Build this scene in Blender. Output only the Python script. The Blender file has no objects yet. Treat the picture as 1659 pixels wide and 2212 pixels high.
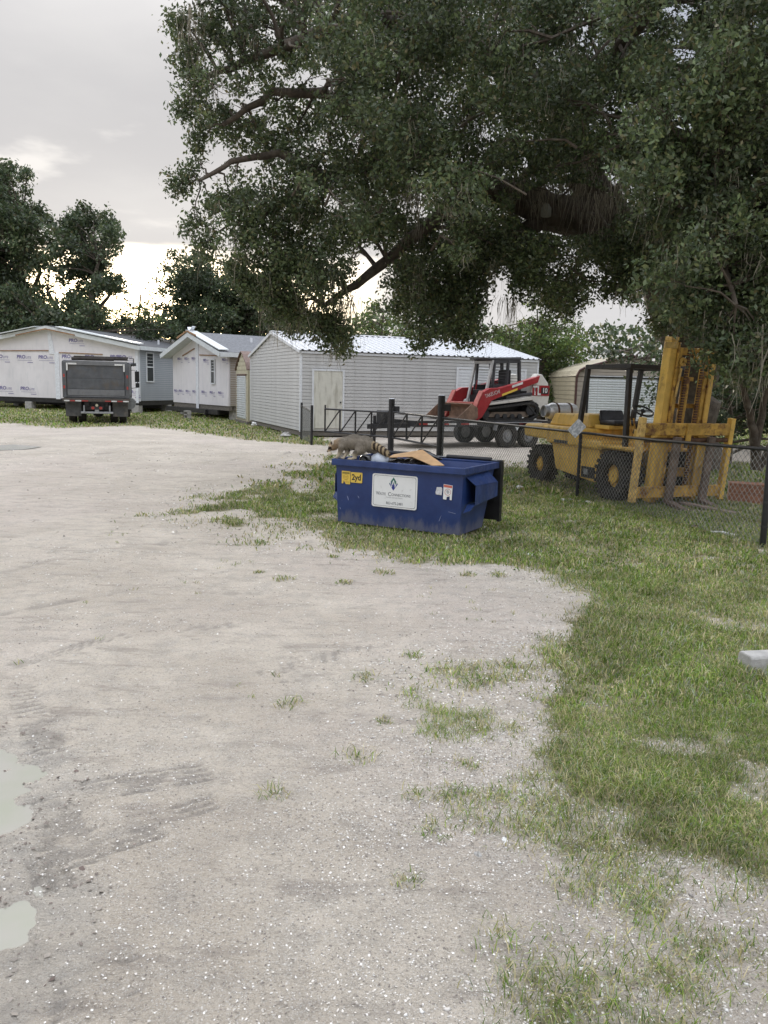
import bpy, bmesh, math, random
import numpy as np
from mathutils import Vector, Matrix

random.seed(7)
rng = np.random.default_rng(7)
R = math.radians
scene = bpy.context.scene
COL = scene.collection

# ------------------------------------------------------------------ camera
CAM_H, PITCH, ROLL = 1.85, R(8.8986), 0.025
cd = bpy.data.cameras.new('camera')
cam = bpy.data.objects.new('camera', cd); COL.objects.link(cam)
cd.sensor_fit = 'VERTICAL'; cd.sensor_height = 36.0; cd.lens = 36.0 * 1750 / 2212
cd.clip_start = 0.05; cd.clip_end = 3000
CAM_M = Matrix.Rotation(math.pi / 2 - PITCH, 4, 'X') @ Matrix.Rotation(ROLL, 4, 'Z')
cam.matrix_world = Matrix.Translation((0, 0, CAM_H)) @ CAM_M
scene.camera = cam

# ------------------------------------------------------------------ sky and sun
SUN_EL, SUN_AZ = R(10), R(-18)            # azimuth from +Y, negative towards -X
SUNV = Vector((math.sin(SUN_AZ) * math.cos(SUN_EL), math.cos(SUN_AZ) * math.cos(SUN_EL), math.sin(SUN_EL)))
world = bpy.data.worlds.new('World'); scene.world = world; world.use_nodes = True
wt = world.node_tree; wn = wt.nodes; wl = wt.links; wn.clear()
def W(t, **k):
    n = wn.new(t)
    for a, b in k.items(): setattr(n, a, b)
    return n
def wmath(op, a, b=None, c=None, clamp=False):
    n = W('ShaderNodeMath', operation=op); n.use_clamp = clamp
    for i, v in enumerate((a, b, c)):
        if v is None: continue
        if isinstance(v, (int, float)): n.inputs[i].default_value = v
        else: wl.new(v, n.inputs[i])
    return n.outputs[0]
def wsmooth(v, lo, hi, to0=0.0, to1=1.0):
    n = W('ShaderNodeMapRange', interpolation_type='SMOOTHSTEP')
    wl.new(v, n.inputs[0])
    for i, q in enumerate((lo, hi, to0, to1)): n.inputs[i + 1].default_value = q
    return n.outputs[0]
def wmix(f, a, b, blend='MIX'):
    n = W('ShaderNodeMix', data_type='RGBA', blend_type=blend)
    for s, v in ((0, f), (6, a), (7, b)):
        if isinstance(v, (int, float)): n.inputs[s].default_value = v
        elif isinstance(v, tuple): n.inputs[s].default_value = (*v, 1)
        else: wl.new(v, n.inputs[s])
    return n.outputs[2]
tc = W('ShaderNodeTexCoord'); sep = W('ShaderNodeSeparateXYZ'); wl.new(tc.outputs['Generated'], sep.inputs[0])
zz = sep.outputs[2]
den = wmath('ADD', wmath('MAXIMUM', zz, 0.0), 0.10)
cmb = W('ShaderNodeCombineXYZ')
wl.new(wmath('DIVIDE', sep.outputs[0], den), cmb.inputs[0]); wl.new(wmath('DIVIDE', sep.outputs[1], den), cmb.inputs[1])
cmb.inputs[2].default_value = 3.7
n1 = W('ShaderNodeTexNoise'); n1.inputs['Scale'].default_value = 0.9; n1.inputs['Detail'].default_value = 7; n1.inputs['Roughness'].default_value = 0.52
wl.new(cmb.outputs[0], n1.inputs['Vector'])
n2 = W('ShaderNodeTexNoise'); n2.inputs['Scale'].default_value = 2.1; n2.inputs['Detail'].default_value = 5; n2.inputs['Roughness'].default_value = 0.5
wl.new(cmb.outputs[0], n2.inputs['Vector'])
dot = W('ShaderNodeVectorMath', operation='DOT_PRODUCT'); wl.new(tc.outputs['Generated'], dot.inputs[0]); dot.inputs[1].default_value = SUNV
near_sun = wsmooth(dot.outputs['Value'], 0.80, 1.0)
cloud = wmix(wsmooth(n1.outputs[0], 0.34, 0.68), (0.160, 0.171, 0.198), (0.240, 0.248, 0.266))
cloud = wmix(wsmooth(n2.outputs[0], 0.60, 0.74, 0, 0.75), cloud, (0.45, 0.44, 0.43))          # thin, bright rifts
cloud = wmix(wsmooth(zz, 0.32, 0.10, 0.0, 0.6), cloud, (0.315, 0.303, 0.297))                   # paler towards the horizon
cloud = wmix(wmath('MULTIPLY', near_sun, 0.35), cloud, (0.42, 0.385, 0.34))
zen = wsmooth(zz, 0.28, 0.95, 0.95, 4.2)                                                       # overcast: brighter overhead
vm = W('ShaderNodeVectorMath', operation='SCALE'); wl.new(cloud, vm.inputs[0]); wl.new(zen, vm.inputs[3])
sky = W('ShaderNodeTexSky', sky_type='NISHITA'); sky.sun_disc = False
sky.sun_elevation = SUN_EL; sky.sun_rotation = SUN_AZ; sky.air_density = 0.7; sky.dust_density = 1.0; sky.ozone_density = 1.0
bg_sky = W('ShaderNodeBackground'); wl.new(sky.outputs[0], bg_sky.inputs[0]); bg_sky.inputs[1].default_value = 0.06
bg_cloud = W('ShaderNodeBackground'); wl.new(vm.outputs[0], bg_cloud.inputs[0]); bg_cloud.inputs[1].default_value = 1.0
deck = wsmooth(wmath('ADD', zz, wmath('MULTIPLY', wmath('SUBTRACT', n2.outputs[0], 0.5), 0.05)), 0.112, 0.158)
deck = wmath('MAXIMUM', deck, wsmooth(dot.outputs['Value'], 0.980, 0.945))
mx = W('ShaderNodeMixShader'); wl.new(deck, mx.inputs[0]); wl.new(bg_sky.outputs[0], mx.inputs[1]); wl.new(bg_cloud.outputs[0], mx.inputs[2])
wo = W('ShaderNodeOutputWorld'); wl.new(mx.outputs[0], wo.inputs[0])

sl = bpy.data.lights.new('sun', 'SUN'); sl.energy = 1.0; sl.angle = R(18); sl.color = (1.0, 0.90, 0.76)
sun = bpy.data.objects.new('sun', sl); COL.objects.link(sun)
sun.rotation_euler = SUNV.to_track_quat('Z', 'Y').to_euler(); sun.location = SUNV * 100

vs = scene.view_settings
vs.view_transform = 'Standard'; vs.look = 'None'; vs.gamma = 1.0; vs.use_curve_mapping = False
vs.exposure = 1.45
scene.cycles.max_bounces = 6; scene.cycles.diffuse_bounces = 3; scene.cycles.transparent_max_bounces = 4
scene.cycles.use_denoising = True

# ------------------------------------------------------------------ placing
def at(px, py, Y):
    """world point at depth Y on the sight line of a spot measured in the photograph (1659 x 2212 scale)"""
    d = CAM_M.to_3x3() @ Vector(((px - 829.5) / 1750, -(py - 1106) / 1750, -1))
    return Vector((0, 0, CAM_H)) + d * (Y / d.y)
def gp(px, py, z=0.0):
    d = CAM_M.to_3x3() @ Vector(((px - 829.5) / 1750, -(py - 1106) / 1750, -1))
    return Vector((0, 0, CAM_H)) + d * ((z - CAM_H) / d.z)

# ------------------------------------------------------------------ helpers
class MB:
    def __init__(self): self.v = []; self.f = []
    def add(self, vs_, fs):
        n = len(self.v); self.v += [tuple(p) for p in vs_]; self.f += [tuple(i + n for i in q) for q in fs]; return self
    def box(self, x0, x1, y0, y1, z0, z1):
        return self.add([(x0,y0,z0),(x1,y0,z0),(x1,y1,z0),(x0,y1,z0),(x0,y0,z1),(x1,y0,z1),(x1,y1,z1),(x0,y1,z1)],
                        [(0,3,2,1),(4,5,6,7),(0,1,5,4),(1,2,6,5),(2,3,7,6),(3,0,4,7)])
    def hexa(self, p8):
        return self.add(p8, [(0,3,2,1),(4,5,6,7),(0,1,5,4),(1,2,6,5),(2,3,7,6),(3,0,4,7)])
    def bar(self, p0, p1, w, h=None, up=(0,0,1)):
        h = h or w; p0 = Vector(p0); p1 = Vector(p1); d = (p1 - p0).normalized(); up = Vector(up)
        s = d.cross(up)
        if s.length < 1e-4: s = d.cross(Vector((1,0,0)))
        s.normalize(); u = s.cross(d).normalized(); s *= w / 2; u *= h / 2
        return self.hexa([p0-s-u, p0+s-u, p1+s-u, p1-s-u, p0-s+u, p0+s+u, p1+s+u, p1-s+u])
    def cyl(self, p0, p1, r0, r1=None, n=14, caps=True):
        return self.tube([p0, p1], [r0, r0 if r1 is None else r1], n, caps)
    def tube(self, pts, rad, n=8, caps=True):
        pts = [Vector(p) for p in pts]
        if not hasattr(rad, '__len__'): rad = [rad] * len(pts)
        b = len(self.v); ref = None
        for i, p in enumerate(pts):
            d = (pts[min(i+1, len(pts)-1)] - pts[max(i-1, 0)]).normalized()
            if ref is None:
                ref = d.cross(Vector((0,0,1)))
                if ref.length < 1e-3: ref = d.cross(Vector((1,0,0)))
            s = (ref - d * ref.dot(d)).normalized(); ref = s; u = d.cross(s)
            for k in range(n):
                a = 2 * math.pi * k / n
                self.v.append(tuple(p + (s * math.cos(a) + u * math.sin(a)) * rad[i]))
        for i in range(len(pts) - 1):
            for k in range(n):
                k2 = (k + 1) % n
                self.f.append((b+i*n+k, b+i*n+k2, b+(i+1)*n+k2, b+(i+1)*n+k))
        if caps:
            self.f.append(tuple(b + k for k in reversed(range(n)))); m = b + (len(pts)-1) * n
            self.f.append(tuple(m + k for k in range(n)))
        return self
    def prism(self, poly, axis, a0, a1):
        n = len(poly)
        def P(q, a):
            return {'x': (a, q[0], q[1]), 'y': (q[0], a, q[1]), 'z': (q[0], q[1], a)}[axis]
        fs = [tuple(range(n)), tuple(reversed(range(n, 2*n)))]
        fs += [(i, (i+1) % n, n + (i+1) % n, n + i) for i in range(n)]
        return self.add([P(q, a0) for q in poly] + [P(q, a1) for q in poly], fs)
    def lathe(self, prof, c, axis='x', n=28):
        """prof: closed list of (radius, offset along axis)"""
        b = len(self.v); m = len(prof)
        for k in range(n):
            a = 2 * math.pi * k / n; ca, sa = math.cos(a), math.sin(a)
            for r, o in prof:
                p = {'x': (o, r*ca, r*sa), 'y': (r*ca, o, r*sa), 'z': (r*ca, r*sa, o)}[axis]
                self.v.append((c[0]+p[0], c[1]+p[1], c[2]+p[2]))
        for k in range(n):
            k2 = (k + 1) % n
            for j in range(m):
                j2 = (j + 1) % m
                self.f.append((b+k*m+j, b+k*m+j2, b+k2*m+j2, b+k2*m+j))
        return self
    def ball(self, c, r, nu=12, nv=8, jit=0.0, rnd=random):
        rx, ry, rz_ = (r, r, r) if not hasattr(r, '__len__') else r
        b = len(self.v); ring = []
        for i in range(nv + 1):
            th = math.pi * i / nv
            for k in range(nu):
                ph = 2 * math.pi * k / nu; j = 1 + rnd.uniform(-jit, jit)
                self.v.append((c[0]+rx*j*math.sin(th)*math.cos(ph), c[1]+ry*j*math.sin(th)*math.sin(ph), c[2]+rz_*j*math.cos(th)))
        for i in range(nv):
            for k in range(nu):
                k2 = (k+1) % nu
                self.f.append((b+i*nu+k, b+(i+1)*nu+k, b+(i+1)*nu+k2, b+i*nu+k2))
        return self
    def mesh(self, name, mat=None, smooth=None):
        me = bpy.data.meshes.new(name); me.from_pydata(self.v, [], self.f)
        bm = bmesh.new(); bm.from_mesh(me)
        bmesh.ops.recalc_face_normals(bm, faces=bm.faces); bm.to_mesh(me); bm.free()
        if smooth:
            me.polygons.foreach_set('use_smooth', [True] * len(me.polygons)); me.set_sharp_from_angle(angle=R(smooth))
        if mat: me.materials.append(mat)
        return me
    def build(self, name, mat, parent=None, bevel=0, smooth=None, seg=2):
        return link(name, self.mesh(name, mat, smooth), parent, bevel, seg)
def link(name, me, parent=None, bevel=0, seg=2):
    o = bpy.data.objects.new(name, me); COL.objects.link(o); o.parent = parent
    if bevel:
        m = o.modifiers.new('bevel', 'BEVEL'); m.width = bevel; m.segments = seg; m.limit_method = 'ANGLE'; m.angle_limit = R(35)
    return o
def tag(o, label=None, cat=None, group=None, kind=None):
    for k, v in (('label', label), ('category', cat), ('group', group), ('kind', kind)):
        if v: o[k] = v
    return o
def thing(name, label, cat, loc=(0,0,0), rotz=0.0, group=None):
    o = bpy.data.objects.new(name, None); COL.objects.link(o); o.empty_display_size = 0.1
    o.location = loc; o.rotation_euler = (0, 0, R(rotz)); return tag(o, label, cat, group)
def text_mesh(name, body, size, mat, align='CENTER', extrude=0.0, shear=0.0, bold=0.0):
    cu = bpy.data.curves.new(name, 'FONT'); cu.body = body; cu.size = size; cu.align_x = align; cu.align_y = 'CENTER'
    cu.extrude = extrude; cu.offset = bold * size; cu.shear = shear; cu.resolution_u = 3
    ob = bpy.data.objects.new(name, cu); COL.objects.link(ob)
    bpy.context.view_layer.update()
    me = bpy.data.meshes.new_from_object(ob.evaluated_get(bpy.context.evaluated_depsgraph_get()))
    bpy.data.objects.remove(ob); bpy.data.curves.remove(cu)
    me.name = name; me.materials.clear(); me.materials.append(mat); return me
def text_on(name, me, parent, loc, rot=(math.pi/2, 0, 0), scale=(1,1,1)):
    o = link(name, me, parent); o.location = loc; o.rotation_euler = rot; o.scale = scale; return o
def np_mesh(name, V, F, mat, cols=None, smooth=False):
    me = bpy.data.meshes.new(name); k = F.shape[1]
    me.vertices.add(len(V)); me.vertices.foreach_set('co', V.astype(np.float32).ravel())
    me.loops.add(F.size); me.loops.foreach_set('vertex_index', F.astype(np.int32).ravel())
    me.polygons.add(len(F)); me.polygons.foreach_set('loop_start', np.arange(0, F.size, k, dtype=np.int32))
    me.polygons.foreach_set('loop_total', np.full(len(F), k, dtype=np.int32))
    if smooth: me.polygons.foreach_set('use_smooth', np.ones(len(F), dtype=bool))
    me.update(calc_edges=True)
    if cols is not None:
        a = me.color_attributes.new('tint', 'FLOAT_COLOR', 'POINT')
        c4 = np.ones((len(V), 4), np.float32); c4[:, :3] = cols; a.data.foreach_set('color', c4.ravel())
    me.materials.append(mat); return me

def _hash(ix, iy, s):
    h = (ix.astype(np.int64) * 374761393 + iy.astype(np.int64) * 668265263 + s * 974634777) & 0xffffffff
    h = ((h ^ (h >> 13)) * 1274126177) & 0xffffffff
    return ((h ^ (h >> 16)) & 0xffffff) / float(0xffffff)
def vnoise(x, y, s=0):
    ix, iy = np.floor(x), np.floor(y); fx, fy = x - ix, y - iy
    fx = fx*fx*(3-2*fx); fy = fy*fy*(3-2*fy)
    a, b, c, d = _hash(ix, iy, s), _hash(ix+1, iy, s), _hash(ix, iy+1, s), _hash(ix+1, iy+1, s)
    return (a*(1-fx)+b*fx)*(1-fy) + (c*(1-fx)+d*fx)*fy
def fbm(x, y, sc, s=0, oc=4):
    x = np.asarray(x, float); y = np.asarray(y, float)
    t = 0; w = 0.5; k = 1.0 / sc
    for i in range(oc):
        t = t + w * vnoise(x*k + 17.3*i, y*k - 9.1*i, s + i); w *= 0.5; k *= 2.05
    return t / (1 - 0.5**oc)

# ------------------------------------------------------------------ materials
def nodes_of(name):
    m = bpy.data.materials.new(name); m.use_nodes = True; nt = m.node_tree
    return m, nt, nt.nodes['Principled BSDF']
def N(nt, t, **k):
    n = nt.nodes.new(t)
    for a, b in k.items():
        if a.startswith('_'): n.inputs[a[1:].replace('_', ' ')].default_value = b
        else: setattr(n, a, b)
    return n
def mixn(nt, f, a, b, blend='MIX'):
    n = nt.nodes.new('ShaderNodeMix'); n.data_type = 'RGBA'; n.blend_type = blend
    for s, v in ((0, f), (6, a), (7, b)):
        if isinstance(v, (int, float)): n.inputs[s].default_value = v
        elif isinstance(v, tuple): n.inputs[s].default_value = (*v[:3], 1)
        else: nt.links.new(v, n.inputs[s])
    return n.outputs[2]
def ramp(nt, v, lo, hi, a=0.0, b=1.0):
    n = nt.nodes.new('ShaderNodeMapRange'); n.interpolation_type = 'SMOOTHSTEP'
    nt.links.new(v, n.inputs[0])
    for i, q in enumerate((lo, hi, a, b)): n.inputs[i+1].default_value = q
    return n.outputs[0]
def noise(nt, vec, scale, detail=4, rough=0.55, stretch=None):
    if stretch:
        mp = nt.nodes.new('ShaderNodeMapping'); nt.links.new(vec, mp.inputs[0]); mp.inputs['Scale'].default_value = stretch; vec = mp.outputs[0]
    n = nt.nodes.new('ShaderNodeTexNoise'); nt.links.new(vec, n.inputs['Vector'])
    n.inputs['Scale'].default_value = scale; n.inputs['Detail'].default_value = detail; n.inputs['Roughness'].default_value = rough
    return n.outputs[0]
def mat(name, col, rough=0.6, metal=0.0, var=0.14, scale=5, dirt=None, stain=None, bump=0.0, bscale=60, spec=0.5, stretch=None):
    """plain surface: base colour, broad variation, optional dirt (colour, low, high, scale) and stains (colour, amount, stretch)"""
    m, nt, p = nodes_of(name)
    t = N(nt, 'ShaderNodeTexCoord'); o = t.outputs['Object']
    n1_ = noise(nt, o, scale, 5, 0.6, stretch)
    lo = tuple(c * (1 - var) for c in col); hi = tuple(min(1, c * (1 + var)) for c in col)
    c = mixn(nt, ramp(nt, n1_, 0.3, 0.7), lo, hi)
    if dirt:
        c = mixn(nt, ramp(nt, noise(nt, o, dirt[3], 6, 0.65), dirt[1], dirt[2]), c, dirt[0])
    if stain:
        c = mixn(nt, ramp(nt, noise(nt, o, 3.0, 5, 0.6, stain[2]), 0.48, 0.72, 0, stain[1]), c, stain[0])
    nt.links.new(c, p.inputs['Base Color'])
    p.inputs['Metallic'].default_value = metal; p.inputs['Specular IOR Level'].default_value = spec
    r = ramp(nt, noise(nt, o, scale * 3, 4), 0.3, 0.7, max(0.02, rough - 0.1), min(1, rough + 0.1)); nt.links.new(r, p.inputs['Roughness'])
    if bump:
        b = N(nt, 'ShaderNodeBump'); b.inputs['Strength'].default_value = bump; b.inputs['Distance'].default_value = 0.01
        nt.links.new(noise(nt, o, bscale, 4), b.inputs['Height']); nt.links.new(b.outputs[0], p.inputs['Normal'])
    return m
def leaf_mat(name, transl=0.25, rough=0.5, spec=0.35):
    m, nt, p = nodes_of(name)
    a = N(nt, 'ShaderNodeAttribute', attribute_name='tint')
    nt.links.new(a.outputs['Color'], p.inputs['Base Color']); p.inputs['Roughness'].default_value = rough; p.inputs['Specular IOR Level'].default_value = spec
    if transl:
        tr = N(nt, 'ShaderNodeBsdfTranslucent'); nt.links.new(a.outputs['Color'], tr.inputs[0])
        ms = N(nt, 'ShaderNodeMixShader'); ms.inputs[0].default_value = transl
        nt.links.new(p.outputs[0], ms.inputs[1]); nt.links.new(tr.outputs[0], ms.inputs[2])
        nt.links.new(ms.outputs[0], nt.nodes['Material Output'].inputs[0])
    return m

MUD = (0.20, 0.16, 0.115); RUST = (0.115, 0.045, 0.018)
M_ = {}
M_['white_trim'] = mat('white_trim', (0.66, 0.68, 0.70), 0.5, var=0.06)
M_['black_paint'] = mat('black_paint', (0.014, 0.014, 0.016), 0.45, var=0.4, dirt=((0.09, 0.085, 0.08), 0.56, 0.8, 9))
M_['black_rubber'] = mat('black_rubber', (0.022, 0.021, 0.020), 0.85, var=0.3, scale=12, dirt=((0.10, 0.085, 0.065), 0.50, 0.78, 7), bump=0.3)
M_['dark_steel'] = mat('dark_steel', (0.045, 0.045, 0.048), 0.55, metal=0.3, var=0.3, dirt=(RUST, 0.6, 0.8, 8))
M_['steel'] = mat('steel', (0.33, 0.34, 0.35), 0.45, metal=0.6, var=0.2, scale=8, dirt=((0.12, 0.09, 0.06), 0.58, 0.8, 10))
M_['rust'] = mat('rust', (0.10, 0.05, 0.028), 0.85, var=0.4, scale=14, bump=0.3)
M_['concrete'] = mat('concrete', (0.36, 0.35, 0.33), 0.9, var=0.18, scale=9, dirt=((0.2, 0.19, 0.16), 0.5, 0.8, 5), bump=0.5, bscale=120)
M_['glass_dark'] = mat('glass_dark', (0.03, 0.035, 0.04), 0.08, var=0.1)
M_['red_lens'] = mat('red_lens', (0.35, 0.04, 0.03), 0.3)
M_['white_plain'] = mat('white_plain', (0.72, 0.72, 0.70), 0.6, var=0.08)

# ------------------------------------------------------------------ ground
def poly_w(pts): return np.array([tuple(gp(*p))[:2] for p in pts])
def sdist(x, y, P):
    """signed distance to polygon P, positive inside"""
    inside = np.zeros(x.shape, bool); best = np.full(x.shape, 1e9)
    for i in range(len(P)):
        ax, ay = P[i]; bx, by = P[(i+1) % len(P)]; dx, dy = bx-ax, by-ay
        t = np.clip(((x-ax)*dx + (y-ay)*dy) / (dx*dx+dy*dy+1e-12), 0, 1)
        best = np.minimum(best, (x-ax-t*dx)**2 + (y-ay-t*dy)**2)
        c = (ay > y) != (by > y)
        inside ^= c & (x < (bx-ax)*(y-ay)/np.where(by-ay == 0, 1e-9, by-ay)+ax)
    d = np.sqrt(best); return np.where(inside, d, -d)
def sst(v, lo, hi):
    t = np.clip((v-lo)/(hi-lo), 0, 1); return t*t*(3-2*t)
TURF = poly_w([(620,1003),(560,1030),(470,1052),(390,1085),(300,1112),(390,1138),(470,1150),(560,1172),(640,1190),(740,1196),(830,1204),
    (930,1218),(1050,1238),(1165,1252),(1208,1268),(1218,1300),(1245,1338),(1225,1372),(1170,1408),(1190,1440),(1160,1500),(1140,1600),(1165,1690),
    (1230,1740),(1320,1790),(1440,1850),(1560,1880),(1800,1900),(2600,1900),(2600,1000),(1659,1000),(1180,1012),(1085,1002),(900,990),(720,986)])
FRINGE = poly_w([(830,1440),(1000,1390),(1180,1390),(1400,1600),(1659,1850),(2300,2000),(2300,2500),(1040,2500),(1010,2120),(1120,1980),(1160,1880),(1050,1830),(880,1800),(850,1620)])
FARSTRIP = poly_w([(-2500,902),(0,913),(130,926),(300,921),(420,936),(560,955),(690,962),(722,957),(700,938),(640,900),(640,866),(-2500,846)])
FARYARD = poly_w([(1165,962),(2600,975),(2600,880),(1165,868)])
PUD = [poly_w([(-300,1590),(20,1606),(65,1650),(95,1695),(70,1742),(35,1785),(-20,1832),(-300,1850)]),
       poly_w([(-250,1935),(60,1925),(110,1950),(80,2010),(30,2080),(-30,2150),(-250,2190)]),
       poly_w([(-70,969),(25,963),(74,967),(40,972),(-60,975)])]
TRK = [[(180,1706),(310,1680),(440,1664)],[(185,1722),(320,1696),(450,1672)],[(190,1811),(320,1776),(460,1735)],[(200,1840),(340,1795)],
       [(130,2146),(220,2118),(300,2096)],[(150,2170),(300,2118)],[(120,2212),(240,2168)],[(88,1546),(96,1610)],[(104,1560),(112,1610)],[(95,1860),(120,1920)],[(110,1730),(150,1860)],[(125,1722),(168,1850)],
       [(30,985),(150,975),(300,985),(420,1000),(520,992)],[(60,1010),(200,1000),(320,1010)],[(450,985),(640,978),(760,975)],[(0,1240),(200,1190),(420,1170)],[(0,1450),(240,1380),(520,1350)],[(560,1460),(800,1400)],[(600,1470),(660,1462)],[(0,1330),(300,1270),(600,1290)]]
TRK = [poly_w(t) for t in TRK]
for t in [list(map(tuple, q)) for q in TRK if q[0][1] < 5]:                       # tyre prints: bundles of parallel grooves
    a_, b_ = np.array(t[0]), np.array(t[-1]); nrm_ = np.array([-(b_-a_)[1], (b_-a_)[0]]); nrm_ /= np.linalg.norm(nrm_)
    for k in (-1, 1): TRK.append(np.array(t) + nrm_ * 0.052 * k)
for (p0, p1, wd) in (((95,1720),(165,1900),.17),((40,1480),(110,1640),.14),((200,1830),(330,1790),.10)):   # cleat marks across the tread
    a_, b_ = np.array(gp(*p0))[:2], np.array(gp(*p1))[:2]; d_ = (b_-a_)/np.linalg.norm(b_-a_); nrm_ = np.array([-d_[1], d_[0]]); n_ = int(np.linalg.norm(b_-a_)/0.06)
    for k in range(n_):
        c_ = a_ + d_ * (k+0.5)*0.06; TRK.append(np.array([c_ - nrm_*wd/2, c_ + nrm_*wd/2]))
def grass_density(x, y):
    n = fbm(x, y, 0.9, 3, 4) - 0.5; n2_ = fbm(x, y, 0.28, 11, 3) - 0.5
    amp = np.clip(y * 0.05, 0.25, 0.8)
    t = sst(sdist(x, y, TURF) + n * 3.2 * amp + n2_ * 1.8 * amp, -0.22*amp*3, 0.42*amp*3)
    leftish = sst(x, 0.2, -2.2) * (y > 6) * (y < 16)                 # patchy tongue of turf left of the bin
    t = t * (1 - leftish * sst(fbm(x, y, 0.7, 21, 3), 0.62, 0.44) * 0.85)
    t = t * (1 - 0.45 * sst(fbm(x, y, 0.45, 31, 3), 0.60, 0.78))
    f = sst(sdist(x, y, FRINGE) + n * 0.7, -0.05, 0.25) * (0.10 + 0.9 * sst(fbm(x, y, 0.42, 5, 4), 0.44, 0.64)) * 0.55
    s = np.maximum(sst(sdist(x, y, FARSTRIP) + n * 1.2, -0.5, 0.6), sst(sdist(x, y, FARYARD) + n * 1.5, -0.6, 0.8))
    return np.maximum(np.maximum(t, f), np.maximum(s, sst(y, 60, 75)))
def puddle_sd(x, y):
    s = np.full(x.shape, -1e9)
    for i, P in enumerate(PUD):
        s = np.maximum(s, sdist(x, y, P) * (1.0 if i < 2 else 0.6))
    return s
def track_amt(x, y):
    a = np.zeros(x.shape)
    for t in TRK:
        w = 0.017 if t[0][1] < 6 else 0.06
        for i in range(len(t)-1):
            (ax, ay), (bx, by) = t[i], t[i+1]; dx, dy = bx-ax, by-ay
            q = np.clip(((x-ax)*dx+(y-ay)*dy)/(dx*dx+dy*dy+1e-9), 0, 1)
            d = np.hypot(x-ax-q*dx, y-ay-q*dy); a = np.maximum(a, np.exp(-(d/w)**2))
    return a * (0.35 + 0.65*sst(fbm(x, y, 0.12, 77, 2), 0.36, 0.6))
def ground_z(x, y):
    z = 0.022 * fbm(x, y, 1.4, 41, 3) + 0.016 * (fbm(x, y, 0.16, 43, 3) - 0.5) * sst(y, 30, 10)
    z = z - 0.045 * sst(puddle_sd(x, y) + 0.30 * (fbm(x, y, 0.20, 47, 4) - 0.5), -0.10, 0.16) * (y < 30)
    z = z + 0.030 * (fbm(x, y, 0.085, 49, 2) - 0.5) * sst(puddle_sd(x, y), -0.5, 0.0) * (y < 8)
    return z
def axis_steps(a, b, step, g, end):
    v = [a]
    while v[-1] < b: v.append(v[-1] + step)
    s = step
    while v[-1] < end: s *= g; v.append(v[-1] + s)
    return v
xr = axis_steps(0, 2.4, 0.04, 1.045, 900); xl = axis_steps(0, 2.1, 0.018, 1.06, 900); xs = np.array([-q for q in xl[:0:-1]] + xr)
yr = axis_steps(1.6, 4.3, 0.018, 1.045, 1400); ys = np.array([-900, -300, -100, -30, -8, -2, 0.4, 1.2] + yr)
GX, GY = np.meshgrid(xs, ys); gx, gy = GX.ravel(), GY.ravel()
near = (gy > 0) & (gy < 110) & (np.abs(gx) < 80)
GZ = np.zeros(gx.shape); GG = np.ones(gx.shape); GT = np.zeros(gx.shape); GW = np.zeros(gx.shape)
xn, yn = gx[near], gy[near]
GG[near] = grass_density(xn, yn); GT[near] = track_amt(xn, yn); GZ[near] = ground_z(xn, yn) - 0.016 * GT[near]
GW[near] = sst(puddle_sd(xn, yn) + 0.5*(fbm(xn, yn, 0.35, 53, 3)-0.5), -0.30, 0.02)
GG[gy < 0] = 0.4
nx, ny = len(xs), len(ys)
ii = np.arange(nx*ny).reshape(ny, nx)
GF = np.stack([ii[:-1,:-1].ravel(), ii[:-1,1:].ravel(), ii[1:,1:].ravel(), ii[1:,:-1].ravel()], 1)
m, nt, p = nodes_of('crushed_shell_sand')
tco = N(nt, 'ShaderNodeTexCoord').outputs['Object']
c = mixn(nt, ramp(nt, noise(nt, tco, 0.7, 6, 0.6), 0.36, 0.66), (0.445, 0.388, 0.315), (0.575, 0.512, 0.425))
c = mixn(nt, ramp(nt, noise(nt, tco, 0.22, 3), 0.45, 0.62, 0, 0.45), c, (0.52, 0.445, 0.395))
c = mixn(nt, ramp(nt, noise(nt, tco, 5.0, 6, 0.7, (1, 1.0, 1)), 0.42, 0.70, 0, 0.6), c, (0.33, 0.30, 0.26))
c = mixn(nt, ramp(nt, noise(nt, tco, 60, 5, 0.75), 0.50, 0.66, 0, 0.65), c, (0.24, 0.215, 0.185))
c = mixn(nt, ramp(nt, noise(nt, tco, 150, 3, 0.7), 0.52, 0.64, 0, 0.55), c, (0.66, 0.63, 0.58))
c = mixn(nt, ramp(nt, noise(nt, tco, 2.2, 7, 0.75, (0.6, 2.6, 1)), 0.52, 0.66, 0, 0.6), c, (0.28, 0.245, 0.21))
vo = N(nt, 'ShaderNodeTexVoronoi', _Scale=120.0); nt.links.new(tco, vo.inputs['Vector'])
spec = nt.nodes.new('ShaderNodeMath'); spec.operation = 'MULTIPLY'
nt.links.new(ramp(nt, vo.outputs['Distance'], 0.34, 0.18), spec.inputs[0]); nt.links.new(ramp(nt, noise(nt, tco, 9, 5, 0.7), 0.50, 0.62, 0, 0.85), spec.inputs[1])
c = mixn(nt, spec.outputs[0], c, (0.64, 0.62, 0.59))
aw = N(nt, 'ShaderNodeAttribute', attribute_name='wet'); at_ = N(nt, 'ShaderNodeAttribute', attribute_name='track'); ag = N(nt, 'ShaderNodeAttribute', attribute_name='turf')
c = mixn(nt, ramp(nt, aw.outputs['Fac'], 0.05, 0.9, 0, 0.45), c, (0.36, 0.335, 0.295))
c = mixn(nt, ramp(nt, at_.outputs['Fac'], 0.12, 0.8, 0, 0.5), c, (0.24, 0.22, 0.195))
soil = mixn(nt, ramp(nt, noise(nt, tco, 3.2, 6, 0.65), 0.40, 0.64), (0.17, 0.165, 0.07), (0.30, 0.265, 0.165))
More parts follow.
